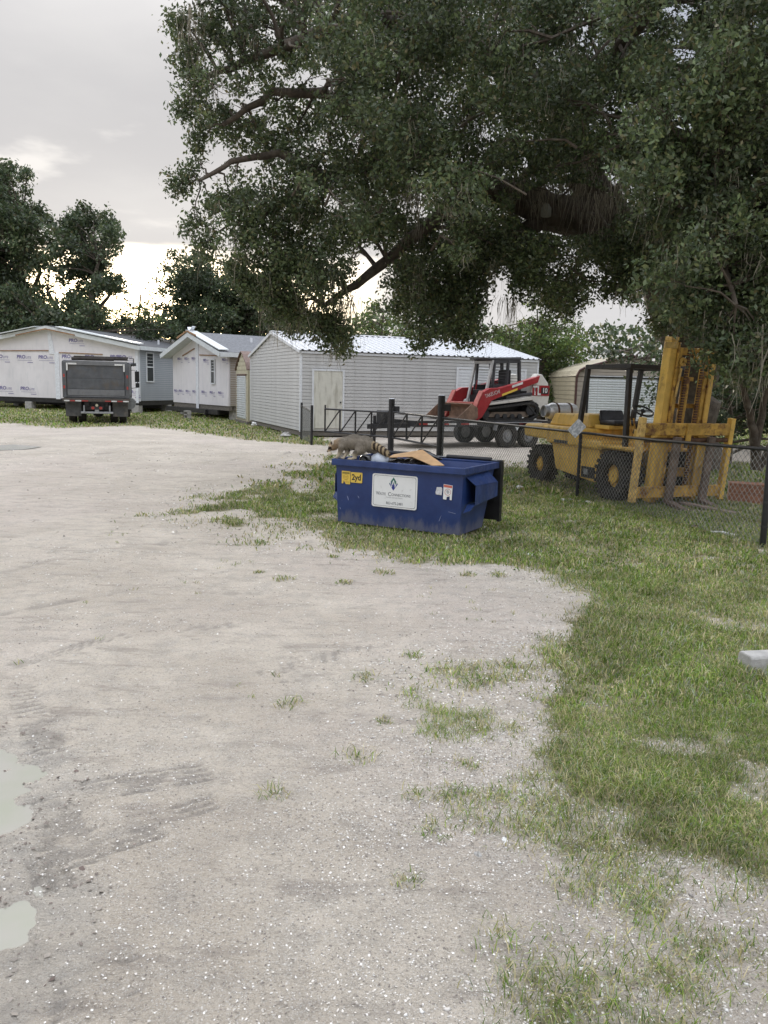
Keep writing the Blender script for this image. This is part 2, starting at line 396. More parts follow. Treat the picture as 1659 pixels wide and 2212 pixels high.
soil = mixn(nt, ramp(nt, noise(nt, tco, 40, 4, 0.7), 0.5, 0.75, 0, 0.6), soil, (0.085, 0.10, 0.035))
ad = nt.nodes.new('ShaderNodeMath'); ad.operation = 'ADD'; nt.links.new(ag.outputs['Fac'], ad.inputs[0])
nt.links.new(ramp(nt, noise(nt, tco, 6, 6, 0.7), 0.2, 0.8, -0.35, 0.35), ad.inputs[1])
c = mixn(nt, ramp(nt, ad.outputs[0], 0.38, 0.80, 0, 0.92), c, soil)
nt.links.new(c, p.inputs['Base Color'])
rr = ramp(nt, aw.outputs['Fac'], 0.3, 1.0, 0.95, 0.55); nt.links.new(rr, p.inputs['Roughness']); p.inputs['Specular IOR Level'].default_value = 0.3
b1 = N(nt, 'ShaderNodeBump', _Strength=0.9, _Distance=0.022); nt.links.new(noise(nt, tco, 55, 8, 0.72), b1.inputs['Height'])
b2 = N(nt, 'ShaderNodeBump', _Strength=0.8, _Distance=0.08); nt.links.new(noise(nt, tco, 6, 6, 0.65, (1, 1.6, 1)), b2.inputs['Height'])
nt.links.new(b2.outputs[0], b1.inputs['Normal']); nt.links.new(b1.outputs[0], p.inputs['Normal'])
gme = np_mesh('ground', np.stack([gx, gy, GZ], 1), GF, m, smooth=True)
for nm, arr in (('turf', GG), ('track', GT), ('wet', GW)):
    a = gme.attributes.new(nm, 'FLOAT', 'POINT'); a.data.foreach_set('value', arr.astype(np.float32))
tag(link('ground', gme), 'pale crushed shell lot with worn turf along its edges', None, None, 'structure')

# standing water
mw, nt, p = nodes_of('milky_water')
tcw = N(nt, 'ShaderNodeTexCoord').outputs['Object']
cw = mixn(nt, ramp(nt, noise(nt, tcw, 1.6, 4), 0.42, 0.68), (0.30, 0.285, 0.245), (0.26, 0.27, 0.20))
nt.links.new(cw, p.inputs['Base Color']); p.inputs['Roughness'].default_value = 0.07; p.inputs['Specular IOR Level'].default_value = 0.6
for k, P in enumerate(PUD):
    c0 = P.mean(0); Q = c0 + (P - c0) * 1.25
    zz_ = -0.014 if k < 2 else 0.018
    me = bpy.data.meshes.new('puddle'); me.from_pydata([(q[0], q[1], zz_) for q in Q], [], [tuple(range(len(Q)))])
    me.materials.append(mw)
    tag(link('puddle', me), ['wide milky puddle at the bottom left edge of the lot', 'milky puddle among the tyre prints, nearest the camera', 'thin far puddle on the lot in front of the dump truck'][k], 'puddle', None, 'structure')

# ------------------------------------------------------------------ grass, weeds and shells
def sample_view(n, y0, y1, power=1.0, margin=0.08):
    u = rng.random(n); y = (y0**2 + (y1**2 - y0**2) * u) ** 0.5
    x = (rng.random(n) * 2 - 1) * (0.50 + margin) * np.maximum(y, 2.2) * 1.02
    return x, y
def blades(x, y, h, w, lean, cols, seg2=True):
    n = len(x); z = ground_z(x, y) - 0.004
    a = rng.random(n) * 2 * np.pi; b = rng.random(n) * 2 * np.pi
    base = np.stack([x, y, z], 1); sx = np.stack([np.cos(a), np.sin(a), np.zeros(n)], 1) * (w / 2)[:, None]
    ld = np.stack([np.cos(b), np.sin(b), np.zeros(n)], 1)
    mid = base + ld * (lean * h * 0.35)[:, None]; mid[:, 2] += h * 0.62
    tip = base + ld * (lean * h)[:, None]; tip[:, 2] += h * np.sqrt(np.clip(1 - 0.6 * lean, 0.1, 1))
    V = np.stack([base - sx, base + sx, mid + sx * 0.75, mid - sx * 0.75, tip], 1).reshape(-1, 3)
    k = np.arange(n)[:, None] * 5
    T = np.concatenate([k + [0, 1, 2], k + [0, 2, 3], k + [3, 2, 4]])
    return V, T, np.repeat(cols, 5, 0)
def grass_cols(n, dry):
    g = np.array([[0.120, 0.190, 0.030], [0.175, 0.235, 0.044], [0.088, 0.15, 0.030], [0.30, 0.275, 0.125], [0.38, 0.33, 0.20], [0.24, 0.26, 0.185]])
    pr = np.array([0.22, 0.24, 0.16, 0.17, 0.09, 0.12]); pd = np.array([0.10, 0.12, 0.10, 0.25, 0.28, 0.15])
    u = rng.random(n); i1 = np.searchsorted(np.cumsum(pr), u * 0.9999); i2 = np.searchsorted(np.cumsum(pd), u * 0.9999)
    idx = np.where(rng.random(n) < dry, i2, i1)
    return g[np.clip(idx, 0, 5)] * (0.85 + 0.70 * rng.random((n, 1)))
VS, TS, CS = [], [], []; off = 0
def push(V, T, Cc):
    global off
    VS.append(V); TS.append(T + off); CS.append(Cc); off += len(V)
for (y0, y1, n, h0, h1, w0) in ((2.0, 4.5, 150000, 0.014, 0.050, 0.0034), (4.5, 8, 150000, 0.018, 0.052, 0.0058), (8, 14, 130000, 0.022, 0.058, 0.011), (14, 26, 80000, 0.03, 0.085, 0.028), (26, 62, 100000, 0.03, 0.085, 0.045)):
    x, y = sample_view(n, y0, y1); d = grass_density(x, y)
    k = rng.random(n) < d ** 1.4; x, y, d = x[k], y[k], d[k]; n = len(x)
    dry = np.clip(0.90 - 0.85 * d + 1.7 * (fbm(x, y, 1.1, 61, 4) - 0.5) + 0.12, 0, 1)
    tall = 0.6 + 0.9 * fbm(x, y, 0.6, 67, 3)
    tall = tall * (0.55 + 0.9 * fbm(x, y, 0.22, 69, 3)) * (0.6 + 0.4 * d); h = (h0 + (h1 - h0) * rng.random(n)) * tall * 1.45
    push(*blades(x, y, h, w0 * (0.6 + 0.8 * rng.random(n)), 0.3 + 1.1 * rng.random(n), grass_cols(n, dry) * (0.58 + 0.9 * fbm(x, y, 0.30, 63, 3) + 0.25 * (fbm(x, y, 2.0, 65, 2) - 0.5))[:, None]))
tufts = [(770,1640,.15),(625,1525,.13),(905,1722,.12),(940,1800,.12),(1010,1655,.11),(1040,1795,.12),(1120,1785,.15),(790,1468,.12),(890,1422,.12),(590,1720,.12),
         (830,1240,.16),(612,1255,.14),(1010,1246,.12),(1078,1247,.15),(965,1722,.10),(1300,1835,.15),(745,1262,.12),(1240,1930,.16),(1400,1960,.16),(1590,1960,.2),(1080,2030,.15),
         (1190,2110,.16),(1320,2080,.17),(1450,2140,.18),(1600,2130,.2),(1250,2190,.16),(880,1910,.09),(830,1560,.08),(1100,1440,.14),(1040,1480,.12),(560,1240,.08),(720,1205,.1)]
for (px, py, L) in tufts:
    c0 = gp(px, py); n = 60; a = rng.random(n) * 2 * np.pi; r = rng.random(n) ** 0.8 * L * 0.75
    x = c0.x + np.cos(a) * r; y = c0.y + np.sin(a) * r
    push(*blades(x, y, L * (0.12 + 0.40 * rng.random(n)), np.full(n, 0.0015 + 0.0009 * c0.y) , 0.5 + 1.2 * rng.random(n), grass_cols(n, np.full(n, 0.65))))
# scattered single sprigs over the open sand
n = 500; x, y = sample_view(n, 2.2, 12); k = (fbm(x, y, 0.8, 71, 3) > 0.60) & (grass_density(x, y) < 0.3); x, y = x[k], y[k]; n = len(x)
x = np.repeat(x, 7) + rng.normal(0, 0.02, n*7); y = np.repeat(y, 7) + rng.normal(0, 0.02, n*7); n *= 7
push(*blades(x, y, 0.02 + 0.03 * rng.random(n), np.full(n, 0.005), 0.6 + rng.random(n), grass_cols(n, np.full(n, 0.8))))
M_['grass'] = leaf_mat('grass_blades', 0.25, 0.6, 0.2)
go = link('grass', np_mesh('grass', np.concatenate(VS), np.concatenate(TS), M_['grass'], np.concatenate(CS)))
tag(go, 'short worn green and straw coloured turf round the lot', 'grass', None, 'stuff')

def shells(n, y0, y1, s0, s1, keep):
    x, y = sample_view(n, y0, y1); k = keep(x, y); x, y = x[k], y[k]; n = len(x)
    s = s0 + (s1 - s0) * rng.random(n) ** 3
    z = ground_z(x, y) + s * 0.10
    oct_ = np.array([[1,0,0],[0,1,0],[-1,0,0],[0,-1,0],[0,0,.55],[0,0,-.5],[.6,.6,.25],[-.6,.55,.2]], float)
    F = np.array([[0,6,4],[6,1,4],[1,7,4],[7,2,4],[2,3,4],[3,0,4],[1,0,5],[2,1,5],[3,2,5],[0,3,5],[0,1,6],[1,2,7]])
    a = rng.random(n) * 6.283; ca, sa = np.cos(a), np.sin(a)
    P = oct_[None] * (0.65 + 0.7 * rng.random((n, 8, 1))) * s[:, None, None] * np.array([1, 0.72, 0.75])
    V = np.stack([P[..., 0]*ca[:, None] - P[..., 1]*sa[:, None] + x[:, None], P[..., 0]*sa[:, None] + P[..., 1]*ca[:, None] + y[:, None], P[..., 2] + z[:, None]], 2).reshape(-1, 3)
    T = (np.arange(n)[:, None, None] * 8 + F[None]).reshape(-1, 3)
    pal = np.array([[0.66,0.65,0.62],[0.56,0.53,0.49],[0.44,0.41,0.37],[0.27,0.25,0.23],[0.34,0.28,0.24]])
    cc = pal[np.searchsorted(np.cumsum([0.34,0.28,0.20,0.11,0.07]), rng.random(n) * 0.999)]
    return V, T, np.repeat(cc, 8, 0)
def flakes(n, y0, y1, s0, s1, keep, pal, pr):
    x, y = sample_view(n, y0, y1); k = keep(x, y); x, y = x[k], y[k]; n = len(x)
    s = s0 + (s1 - s0) * rng.random(n) ** 2; c = np.stack([x, y, ground_z(x, y) + s * 0.22], 1)
    a = rng.random(n) * 6.283; t = np.stack([np.cos(a), np.sin(a), rng.normal(0, .25, n)], 1) * s[:, None]; w = np.stack([-np.sin(a), np.cos(a), rng.normal(0, .25, n)], 1) * (s * (0.5 + 0.4 * rng.random(n)))[:, None]
    top = c + np.array([0, 0, 1]) * (s * 0.35)[:, None] + rng.normal(0, 1, (n, 3)) * (s * 0.2)[:, None]
    V = np.stack([c - t, c - w, c + t, c + w, top], 1).reshape(-1, 3); F = np.array([[0, 1, 4], [1, 2, 4], [2, 3, 4], [3, 0, 4]])
    T = (np.arange(n)[:, None, None] * 5 + F[None]).reshape(-1, 3)
    cc = np.array(pal)[np.searchsorted(np.cumsum(pr), rng.random(n) * 0.999)] * (0.8 + 0.35 * rng.random((n, 1)))
    return V, T, np.repeat(cc, 5, 0)
SHP = [[0.70,0.675,0.63],[0.58,0.545,0.49],[0.42,0.385,0.335],[0.22,0.195,0.17]]
VS, TS, CS = [], [], []; off = 0
loose = lambda x, y: (rng.random(len(x)) < 0.05 + 0.25 * sst(fbm(x, y, 0.6, 83, 4), 0.42, 0.62) + 0.55 * sst(sdist(x, y, FRINGE), -1.0, 0.3) + 0.4 * sst(np.abs(sdist(x, y, TURF)), 0.8, 0.0)) & (puddle_sd(x, y) < 0.02) & (grass_density(x, y) < 0.75)
push(*flakes(60000, 2.0, 4.2, 0.0022, 0.0065, loose, SHP, [.22,.30,.20,.28])); push(*flakes(50000, 4.2, 9, 0.004, 0.011, loose, SHP, [.24,.30,.20,.26])); push(*flakes(22000, 9, 24, 0.010, 0.026, loose, SHP, [.24,.30,.20,.26]))
mud = lambda x, y: (np.abs(puddle_sd(x, y) + 0.05) < 0.16) & (y < 8) & (rng.random(len(x)) < 0.5)
push(*flakes(9000, 2.0, 5.0, 0.004, 0.016, mud, [[0.20,0.17,0.145],[0.28,0.25,0.215],[0.15,0.115,0.10]], [.4,.4,.2]))
edge = lambda x, y: (rng.random(len(x)) < 0.03 + 0.75 * sst(sdist(x, y, FRINGE), -0.5, 0.25) * sst(fbm(x, y, 0.5, 81, 3), 0.38, 0.6) + 0.5 * sst(np.abs(sdist(x, y, TURF)), 0.5, 0.0)) & (puddle_sd(x, y) < 0.0) & (grass_density(x, y) < 0.85)
push(*shells(12000, 2.0, 6.0, 0.004, 0.012, edge)); push(*shells(6000, 6, 14, 0.008, 0.020, edge))
push(*shells(260, 2.1, 8.0, 0.010, 0.022, edge))
M_['shell'] = leaf_mat('shell_gravel', 0, 0.85, 0.3)
tag(link('gravel', np_mesh('gravel', np.concatenate(VS), np.concatenate(TS), M_['shell'], np.concatenate(CS))), 'white shell grit and small stones scattered on the lot', 'gravel', None, 'stuff')

# ------------------------------------------------------------------ buildings
def lap_mesh(name, L, h, m_, d=0.016):
    """one lap siding board, length L along x, face towards -y, lower edge proud"""
    b = MB().box(0, L, -d-0.004, 0.004, 0.017, h)     # open joint below the butt edge
    return b.mesh(name, m_)
def boards(parent, me, n, h, z0, loc=(0,0), rot=0.0):
    for i in range(n):
        o = link('siding_board', me, parent); o.location = (loc[0], loc[1], z0 + i*h); o.rotation_euler = (0, 0, rot)

M_['shed_vinyl'] = mat('shed_vinyl', (0.54, 0.54, 0.53), 0.55, var=0.05, scale=1.2, stain=((0.33, 0.33, 0.31), 0.35, (1, 1, 0.25)))
M_['galv_roof'] = mat('galv_roof', (0.62, 0.64, 0.67), 0.35, metal=0.55, var=0.08, scale=2, dirt=((0.22, 0.20, 0.17), 0.62, 0.80, 2.2))
M_['old_wood'] = mat('old_wood', (0.16, 0.145, 0.125), 0.9, var=0.3, scale=6, stretch=(1, 1, 8))
M_['door_dirty'] = mat('door_dirty', (0.60, 0.59, 0.52), 0.5, var=0.05, stain=((0.30, 0.28, 0.22), 0.7, (2.2, 1, 0.35)))
# --- grey shed: local x along the long wall, y back along the gable
sh = thing('storage_shed', 'long light grey vinyl shed with ribbed metal roof and stained white door', 'shed', (-2.95, 27.9, 0), 21.8)
SL, SD, SB, SE, SP = 9.35, 7.85, 0.22, 2.94, 3.72
MB().box(0.008, SL-0.008, 0.008, SD-0.008, SB, SE-0.02).build('wall', M_['shed_vinyl'], sh)
g = MB(); g.prism([(0.03, SE-0.03), (SD-0.03, SE-0.03), (SD/2, SP-0.05)], 'x', 0.008, SL-0.008); g.build('gable_wall', M_['shed_vinyl'], sh)
nb = 23; bh = (SE - SB) / nb
boards(sh, lap_mesh('siding_board', SL-0.12, bh, M_['shed_vinyl']), nb, bh, SB, (0.06, 0.0))
boards(sh, lap_mesh('siding_board', SD-0.12, bh, M_['shed_vinyl']), nb, bh, SB, (0.0, SD-0.06), -math.pi/2)
for i in range(6):                                                  # shortening boards in the gable triangle
    z = SE + i*bh; half = (SD/2) * (1 - (z + bh*0.9 - SE) / (SP - SE))
    if half < 0.15: break
    o = link('siding_board', lap_mesh('siding_board', 2*half, bh, M_['shed_vinyl']), sh); o.location = (0, SD/2 + half, z); o.rotation_euler = (0, 0, -math.pi/2)
for (x, y) in ((-0.02, -0.02), (SL-0.05, -0.02), (-0.02, SD-0.05)):
    MB().box(x, x+0.075, y, y+0.075, SB-0.02, SE).build('corner_trim', M_['white_trim'], sh)
slope = math.atan2(SP-SE, SD/2); rl = math.hypot(SP-SE, SD/2) + 0.12
# ribbed panels on the near slope, one mesh shared by all
npan = 40; pw = (SL + 0.16) / npan
pb = MB(); prof = [(0,0),(pw*0.30,0),(pw*0.38,0.035),(pw*0.62,0.035),(pw*0.70,0),(pw-0.0015,0)]
pts = [(x, 0, z) for x, z in prof] + [(x, rl, z) for x, z in prof] + [(x, 0, z-0.006) for x, z in prof] + [(x, rl, z-0.006) for x, z in prof]
k = len(prof); fs = []
for i in range(k-1):
    fs += [(i, i+1, k+i+1, k+i), (2*k+i, 3*k+i, 3*k+i+1, 2*k+i+1), (i, 2*k+i, 2*k+i+1, i+1), (k+i, k+i+1, 3*k+i+1, 3*k+i)]
pme = pb.add(pts, fs).mesh('roof_panel', M_['galv_roof'])
for i in range(npan):
    o = link('roof_panel', pme, sh); o.location = (-0.08 + i*pw, -0.10, SE - 0.10*math.tan(slope) + 0.035); o.rotation_euler = (slope, 0, 0)
MB().add([(-0.08, SD/2, SP+0.03), (SL+0.08, SD/2, SP+0.03), (SL+0.08, SD+0.1, SE), (-0.08, SD+0.1, SE), (-0.08, SD/2, SP), (SL+0.08, SD/2, SP), (SL+0.08, SD+0.1, SE-0.03), (-0.08, SD+0.1, SE-0.03)],
         [(0,1,2,3),(4,7,6,5),(0,4,5,1),(1,5,6,2),(2,6,7,3),(3,7,4,0)]).build('roof_sheet', M_['galv_roof'], sh)
MB().add([(-0.1, SD/2-0.2, SP-0.005+0.04),(SL+0.1, SD/2-0.2, SP-0.005+0.04),(SL+0.1, SD/2, SP+0.075),(-0.1, SD/2, SP+0.075),(-0.1, SD/2+0.2, SP+0.035),(SL+0.1, SD/2+0.2, SP+0.035)], [(0,1,2,3),(3,2,5,4)]).build('ridge_cap', M_['galv_roof'], sh)
rk = MB(); rk.bar((-0.07, -0.1, SE-0.03), (-0.07, SD/2, SP+0.0), 0.04, 0.10); rk.bar((-0.07, SD+0.1, SE-0.03), (-0.07, SD/2, SP+0.0), 0.04, 0.10); rk.build('rake_trim', M_['white_trim'], sh)
MB().box(0, SL, -0.06, -0.02, SE-0.09, SE-0.02).build('eave_trim', M_['white_trim'], sh)
sk = MB().box(0.02, SL-0.02, 0.02, 0.14, SB-0.16, SB-0.02).box(0.02, 0.16, 0.15, SD-0.1, SB-0.16, SB-0.02); sk.build('skid_beam', M_['old_wood'], sh)
for (x, y) in ((0.1, 0.1), (0.1, 2.5), (0.1, 5.1), (0.1, 7.5), (3, 0.1), (6, 0.1)):
    MB().box(x-0.1, x+0.1, y-0.1, y+0.1, 0, SB-0.16).build('pier', M_['concrete'], sh)
d = MB().box(0.46, 1.50, -0.05, -0.02, 0.32, 2.28).build('door', M_['door_dirty'], sh, 0.006)
fr = MB().box(0.40, 0.46, -0.065, -0.018, 0.28, 2.34).box(1.50, 1.56, -0.065, -0.018, 0.28, 2.34).box(0.46, 1.50, -0.065, -0.018, 2.28, 2.34); fr.build('door_frame', M_['white_trim'], d)
MB().ball((1.42, -0.09, 1.22), 0.032, 10, 6).cyl((1.42, -0.05, 1.22), (1.42, -0.09, 1.22), 0.012, n=8).build('door_knob', M_['dark_steel'], d, smooth=60)
rd = MB().box(5.95, 8.75, -0.045, -0.02, 0.26, 2.50).build('rollup_door', M_['white_trim'], sh)
sm = MB().box(0, 2.8, -0.014, 0, 0, 0.075).mesh('door_slat', M_['white_trim'])
for i in range(20):
    o = link('door_slat', sm, rd); o.location = (5.95, -0.045, 0.28 + i*0.11)
MB().box(5.88, 5.95, -0.07, -0.018, 0.26, 2.57).box(8.75, 8.82, -0.07, -0.018, 0.26, 2.57).box(5.95, 8.75, -0.07, -0.018, 2.50, 2.57).build('rollup_frame', M_['white_trim'], rd)

# --- small cream shed with a pointed front, beside the grey one
M_['cream_vinyl'] = mat('cream_vinyl', (0.50, 0.46, 0.33), 0.6, var=0.08, scale=2)
M_['white_metal'] = mat('white_metal', (0.66, 0.69, 0.70), 0.35, metal=0.2, var=0.06)
ysd = thing('garden_shed', 'narrow cream shed with pointed gable and white roll-up door beside grey shed', 'shed', (-6.95, 37.7, 0), -68.2)
YW = 2.56
arch = [(0, 0.10), (YW, 0.10), (YW, 2.32), (YW-0.28, 2.62), (YW/2+0.35, 3.00), (YW/2, 3.12), (YW/2-0.35, 3.00), (0.28, 2.62), (0, 2.32)]
MB().prism(arch, 'y', 0.03, 5.0).build('wall', M_['cream_vinyl'], ysd)
nb2 = 16; h2 = (2.24) / 12
for i in range(16):
    z = 0.10 + i*h2
    if z > 2.95: break
    zt = z + h2*0.9
    if zt < 2.32: x0 = 0.0
    elif zt < 2.62: x0 = (zt-2.32)/0.30*0.28
    else: x0 = 0.28 + (zt-2.62)/0.5*(YW/2-0.28)
    o = link('siding_board', lap_mesh('siding_board', YW-2*x0, h2, M_['cream_vinyl']), ysd); o.location = (x0, 0.02, z)
rf = MB(); rr_ = arch[2:] 
for i in range(len(rr_)-1): rf.add([(rr_[i][0], -0.06, rr_[i][1]+.02), (rr_[i+1][0], -0.06, rr_[i+1][1]+.02), (rr_[i+1][0], 5.05, rr_[i+1][1]+.02), (rr_[i][0], 5.05, rr_[i][1]+.02),
                                   (rr_[i][0], -0.06, rr_[i][1]+.06), (rr_[i+1][0], -0.06, rr_[i+1][1]+.06), (rr_[i+1][0], 5.05, rr_[i+1][1]+.06), (rr_[i][0], 5.05, rr_[i][1]+.06)],
                                  [(0,3,2,1),(4,5,6,7),(0,1,5,4),(1,2,6,5),(2,3,7,6),(3,0,4,7)])
rf.build('roof', mat('brown_trim', (0.14, 0.085, 0.065), 0.6), ysd)
rd = MB().box(0.42, 2.2, -0.03, 0.0, 0.22, 2.10).build('rollup_door', M_['white_metal'], ysd)
sm = MB().prism([(0,0),(-0.03,0.02),(-0.03,0.06),(0,0.08)], 'x', 0, 1.78).mesh('door_slat', M_['white_metal'])
for i in range(19):
    o = link('door_slat', sm, rd); o.location = (0.42, -0.03, 0.25 + i*0.098)
MB().box(0.36, 2.26, -0.05, 0.0, 2.11, 2.18).box(0.35, 0.42, -0.05, 0, 0.2, 2.11).build('door_frame', mat('brown_frame', (0.12, 0.07, 0.05), 0.6), rd)
MB().box(-0.02, YW+0.02, -0.04, 0.1, 0.0, 0.14).build('skid_beam', M_['old_wood'], ysd)

# --- wrapped manufactured houses
M_['house_wrap'] = mat('house_wrap', (0.74, 0.715, 0.73), 0.5, var=0.05, scale=0.8, bump=0.6, bscale=2.2, stain=((0.55, 0.56, 0.58), 0.4, (1.5, 1, 0.4)))
M_['wrap_tape'] = mat('wrap_tape', (0.72, 0.74, 0.78), 0.3, var=0.1, scale=12, bump=0.8, bscale=14)
M_['print'] = mat('purple_print', (0.21, 0.19, 0.36), 0.6, var=0.2)
M_['fascia'] = mat('fascia', (0.60, 0.63, 0.64), 0.45, var=0.06)
M_['bare_wood'] = mat('bare_wood', (0.30, 0.175, 0.095), 0.8, var=0.25, scale=8)
M_['shingle'] = mat('shingle', (0.16, 0.165, 0.175), 0.95, var=0.22, scale=9, bump=0.5, bscale=30)
M_['dark_shingle'] = mat('dark_shingle', (0.075, 0.078, 0.085), 0.95, var=0.25, scale=9, bump=0.5, bscale=30)
M_['blue_vinyl'] = mat('blue_vinyl', (0.36, 0.39, 0.42), 0.55, var=0.05, scale=1.5)
M_['tan_vinyl'] = mat('tan_vinyl', (0.33, 0.29, 0.25), 0.6, var=0.08, scale=2)
PRO = text_mesh('print', 'PRO', 0.30, M_['print'], 'LEFT', 0, 0.1, 0.035); LITE = text_mesh('print', 'LITE', 0.20, M_['print'], 'LEFT', 0, 0.1)
bar_me = MB().box(0, 1.0, -0.001, 0.001, -0.008, 0.008).mesh('print_line', M_['print'])
def wrap_print(parent, x, z, y=-0.012, s=1.0):
    a = text_on('print', PRO, parent, (x, y, z), scale=(s, s*0.9, s)); text_on('print', LITE, a, (0.60, -0.035, 0), (0, 0, 0))
    o = link('print_line', bar_me, a); o.location = (0.05, -0.20, 0); o.rotation_euler = (math.pi/2, 0, 0)
    o = link('print_line', bar_me, a); o.location = (0.72, -0.33, 0); o.scale = (0.36, 1, 2.2); o.rotation_euler = (math.pi/2, 0, 0)
def window(parent, x, z, w, h, y=-0.03, rot=0, loc=None):
    """frame > panes, rails; faces -y"""
    wf = MB().box(-w/2-0.06, -w/2, -0.03, 0.02, -0.06, h+0.06).box(w/2, w/2+0.06, -0.03, 0.02, -0.06, h+0.06).box(-w/2, w/2, -0.03, 0.02, -0.06, 0).box(-w/2, w/2, -0.03, 0.02, h, h+0.06).box(-w/2, w/2, -0.025, 0.02, h*0.49, h*0.53)
    o = wf.build('window', M_['white_trim'], parent); o.location = loc or (x, y, z); o.rotation_euler = (0, 0, rot)
    MB().box(-w/2, w/2, -0.006, 0.01, 0, h*0.49).build('pane', M_['glass_dark'], o); MB().box(-w/2, w/2, -0.006, 0.01, h*0.53, h).build('pane', M_['glass_dark'], o)
    mt = MB()
    for q in (0.64, 0.76, 0.88): mt.box(-w/2, w/2, -0.014, -0.006, h*q-0.008, h*q+0.008)
    mt.build('muntin', M_['white_trim'], o); return o
def slab(p, t):
    """roof slab from four top corners, thickness t"""
    return MB().add([tuple(q) for q in p] + [(q[0], q[1], q[2]-t) for q in p], [(0,1,2,3),(7,6,5,4),(0,4,5,1),(1,5,6,2),(2,6,7,3),(3,7,4,0)])
def wrapped_house(name, label, loc, rot, W_, L_, zb, ze, zp, oh, roofm):
    h = thing(name, label, 'house', loc, rot)
    MB().prism([(-W_, zb), (0, zb), (0, ze), (-W_/2, zp), (-W_, ze)], 'y', 0, 0.08).build('wrapped_gable', M_['house_wrap'], h)
    MB().box(-W_+0.01, -0.01, 0.09, L_, zb, ze-0.02).build('wall', M_['house_wrap'], h)
    sl_ = (zp-ze)/(W_/2); e = 0.32
    for s in (-1, 1):
        xe = (0 + e) if s > 0 else (-W_ - e); ze_ = ze - e*sl_
        q = [(-W_/2, -oh, zp+0.14), (xe, -oh, ze_+0.14), (xe, L_+oh, ze_+0.14), (-W_/2, L_+oh, zp+0.14)]
        rf = slab(q, 0.10).build('roof', roofm, h)
        fb = MB(); fb.bar((-W_/2, -oh-0.02, zp+0.0), (xe, -oh-0.02, ze_+0.0), 0.04, 0.22); fb.build('fascia', M_['fascia'], h)
        fe = MB(); fe.box(min(xe, xe+0.03*s), max(xe, xe+0.03*s), -oh, L_+oh, ze_-0.09, ze_+0.12); fe.build('eave_fascia', M_['fascia'], h)
        sf = slab([(-W_/2, -oh+0.01, zp-0.02), (xe, -oh+0.01, ze_-0.02), (xe, 0.0, ze_-0.02), (-W_/2, 0.0, zp-0.02)], 0.02); sf.build('soffit', M_['fascia'], h)
    return h
h1 = wrapped_house('manufactured_house', 'wide house half in white wrap with grey siding, behind the dump truck', (-13.5, 44.5, 0), -16.1, 11.2, 15.0, 0.67, 3.54, 4.52, 0.28, M_['dark_shingle'])
for x in (-10.6, -9.2, -7.8, -6.85+0.0): pass
for x in (-10.95, -9.4, -7.85, -6.4): wrap_print(h1, x, 2.92)
for x in (-4.85, -3.35, -1.75, -0.98-0.35): wrap_print(h1, x, 2.98 if x < -2 else 3.0)
for x in (-10.8, -9.25, -7.7, -0.95): wrap_print(h1, x, 1.15)
wrap_print(h1, -4.35, 3.86, s=0.95)
tp = MB().box(-5.30, -5.02, -0.03, -0.006, 0.62, 3.2); tp.hexa([(-5.62,-0.03,3.1),(-5.30,-0.03,3.1),(-5.30,-0.006,3.1),(-5.62,-0.006,3.1),(-5.72,-0.03,4.3),(-5.50,-0.03,4.3),(-5.50,-0.006,4.3),(-5.72,-0.006,4.3)]); tp.build('seam_tape', M_['wrap_tape'], h1)
MB().box(-0.16, 0.0, -0.03, -0.006, 0.55, 3.35).build('seam_tape', M_['wrap_tape'], h1)
bt = MB().bar((-11.0, -0.03, 3.22), (-5.7, -0.03, 3.30), 0.03, 0.05).bar((-5.0, -0.03, 3.20), (-2.2, -0.03, 3.13), 0.03, 0.05); bt.build('batten', M_['bare_wood'], h1)
bt = MB().bar((-7.6, -0.33, 4.10), (-5.6, -0.33, 4.46), 0.03, 0.07).bar((-5.6, -0.33, 4.46), (-3.7, -0.33, 4.13), 0.03, 0.07); bt.build('batten', M_['bare_wood'], h1)
rv = slab([(-8.6, -0.5, 4.20), (-6.2, -0.5, 4.60), (-6.2, 0.7, 4.68), (-8.6, 0.7, 4.28)], 0.05); rv.build('loose_panel', M_['fascia'], h1)
rv = slab([(-4.9, -0.4, 4.60), (0.2, -0.4, 3.74), (0.2, 0.25, 3.77), (-4.9, 0.25, 4.63)], 0.05); rv.build('loose_panel', M_['fascia'], h1)
MB().cyl((-1.2, 4.0, 3.7), (-1.2, 4.0, 4.15), 0.06, n=10).build('vent_pipe', M_['white_trim'], h1)
MB().box(-11.2, 0, 0.05, 0.25, 0.42, 0.66).box(-0.22, -0.02, 0.3, 15, 0.42, 0.66).build('rim_beam', M_['black_paint'], h1)
MB().box(-11.0, -0.2, 2.5, 2.7, 0.2, 0.5).box(-11.0, -0.2, 8.5, 8.7, 0.2, 0.5).build('axle_beam', M_['black_paint'], h1)
for x in (-10.6, -7.2, -3.8, -0.25):
    for y in (0.18, 3.2): MB().box(x-0.22, x+0.22, y-0.2, y+0.2, 0.0, 0.43).build('pier', M_['concrete'], h1, 0.01)
nb = 26; hb = (3.45-0.66)/nb
boards(h1, lap_mesh('siding_board', 14.6, hb, M_['blue_vinyl']), nb, hb, 0.66, (0.02, 0.12), math.pi/2)
window(h1, 0, 0, 0.62, 1.5, loc=(0.06, 1.05, 1.75), rot=math.pi/2)
MB().box(0.035, 0.06, 2.1, 2.55, 3.08, 3.16).build('vent', M_['print'], h1)
MB().box(-0.02, 0.045, 0.04, 0.11, 0.64, 3.4).build('corner_trim', M_['white_trim'], h1)

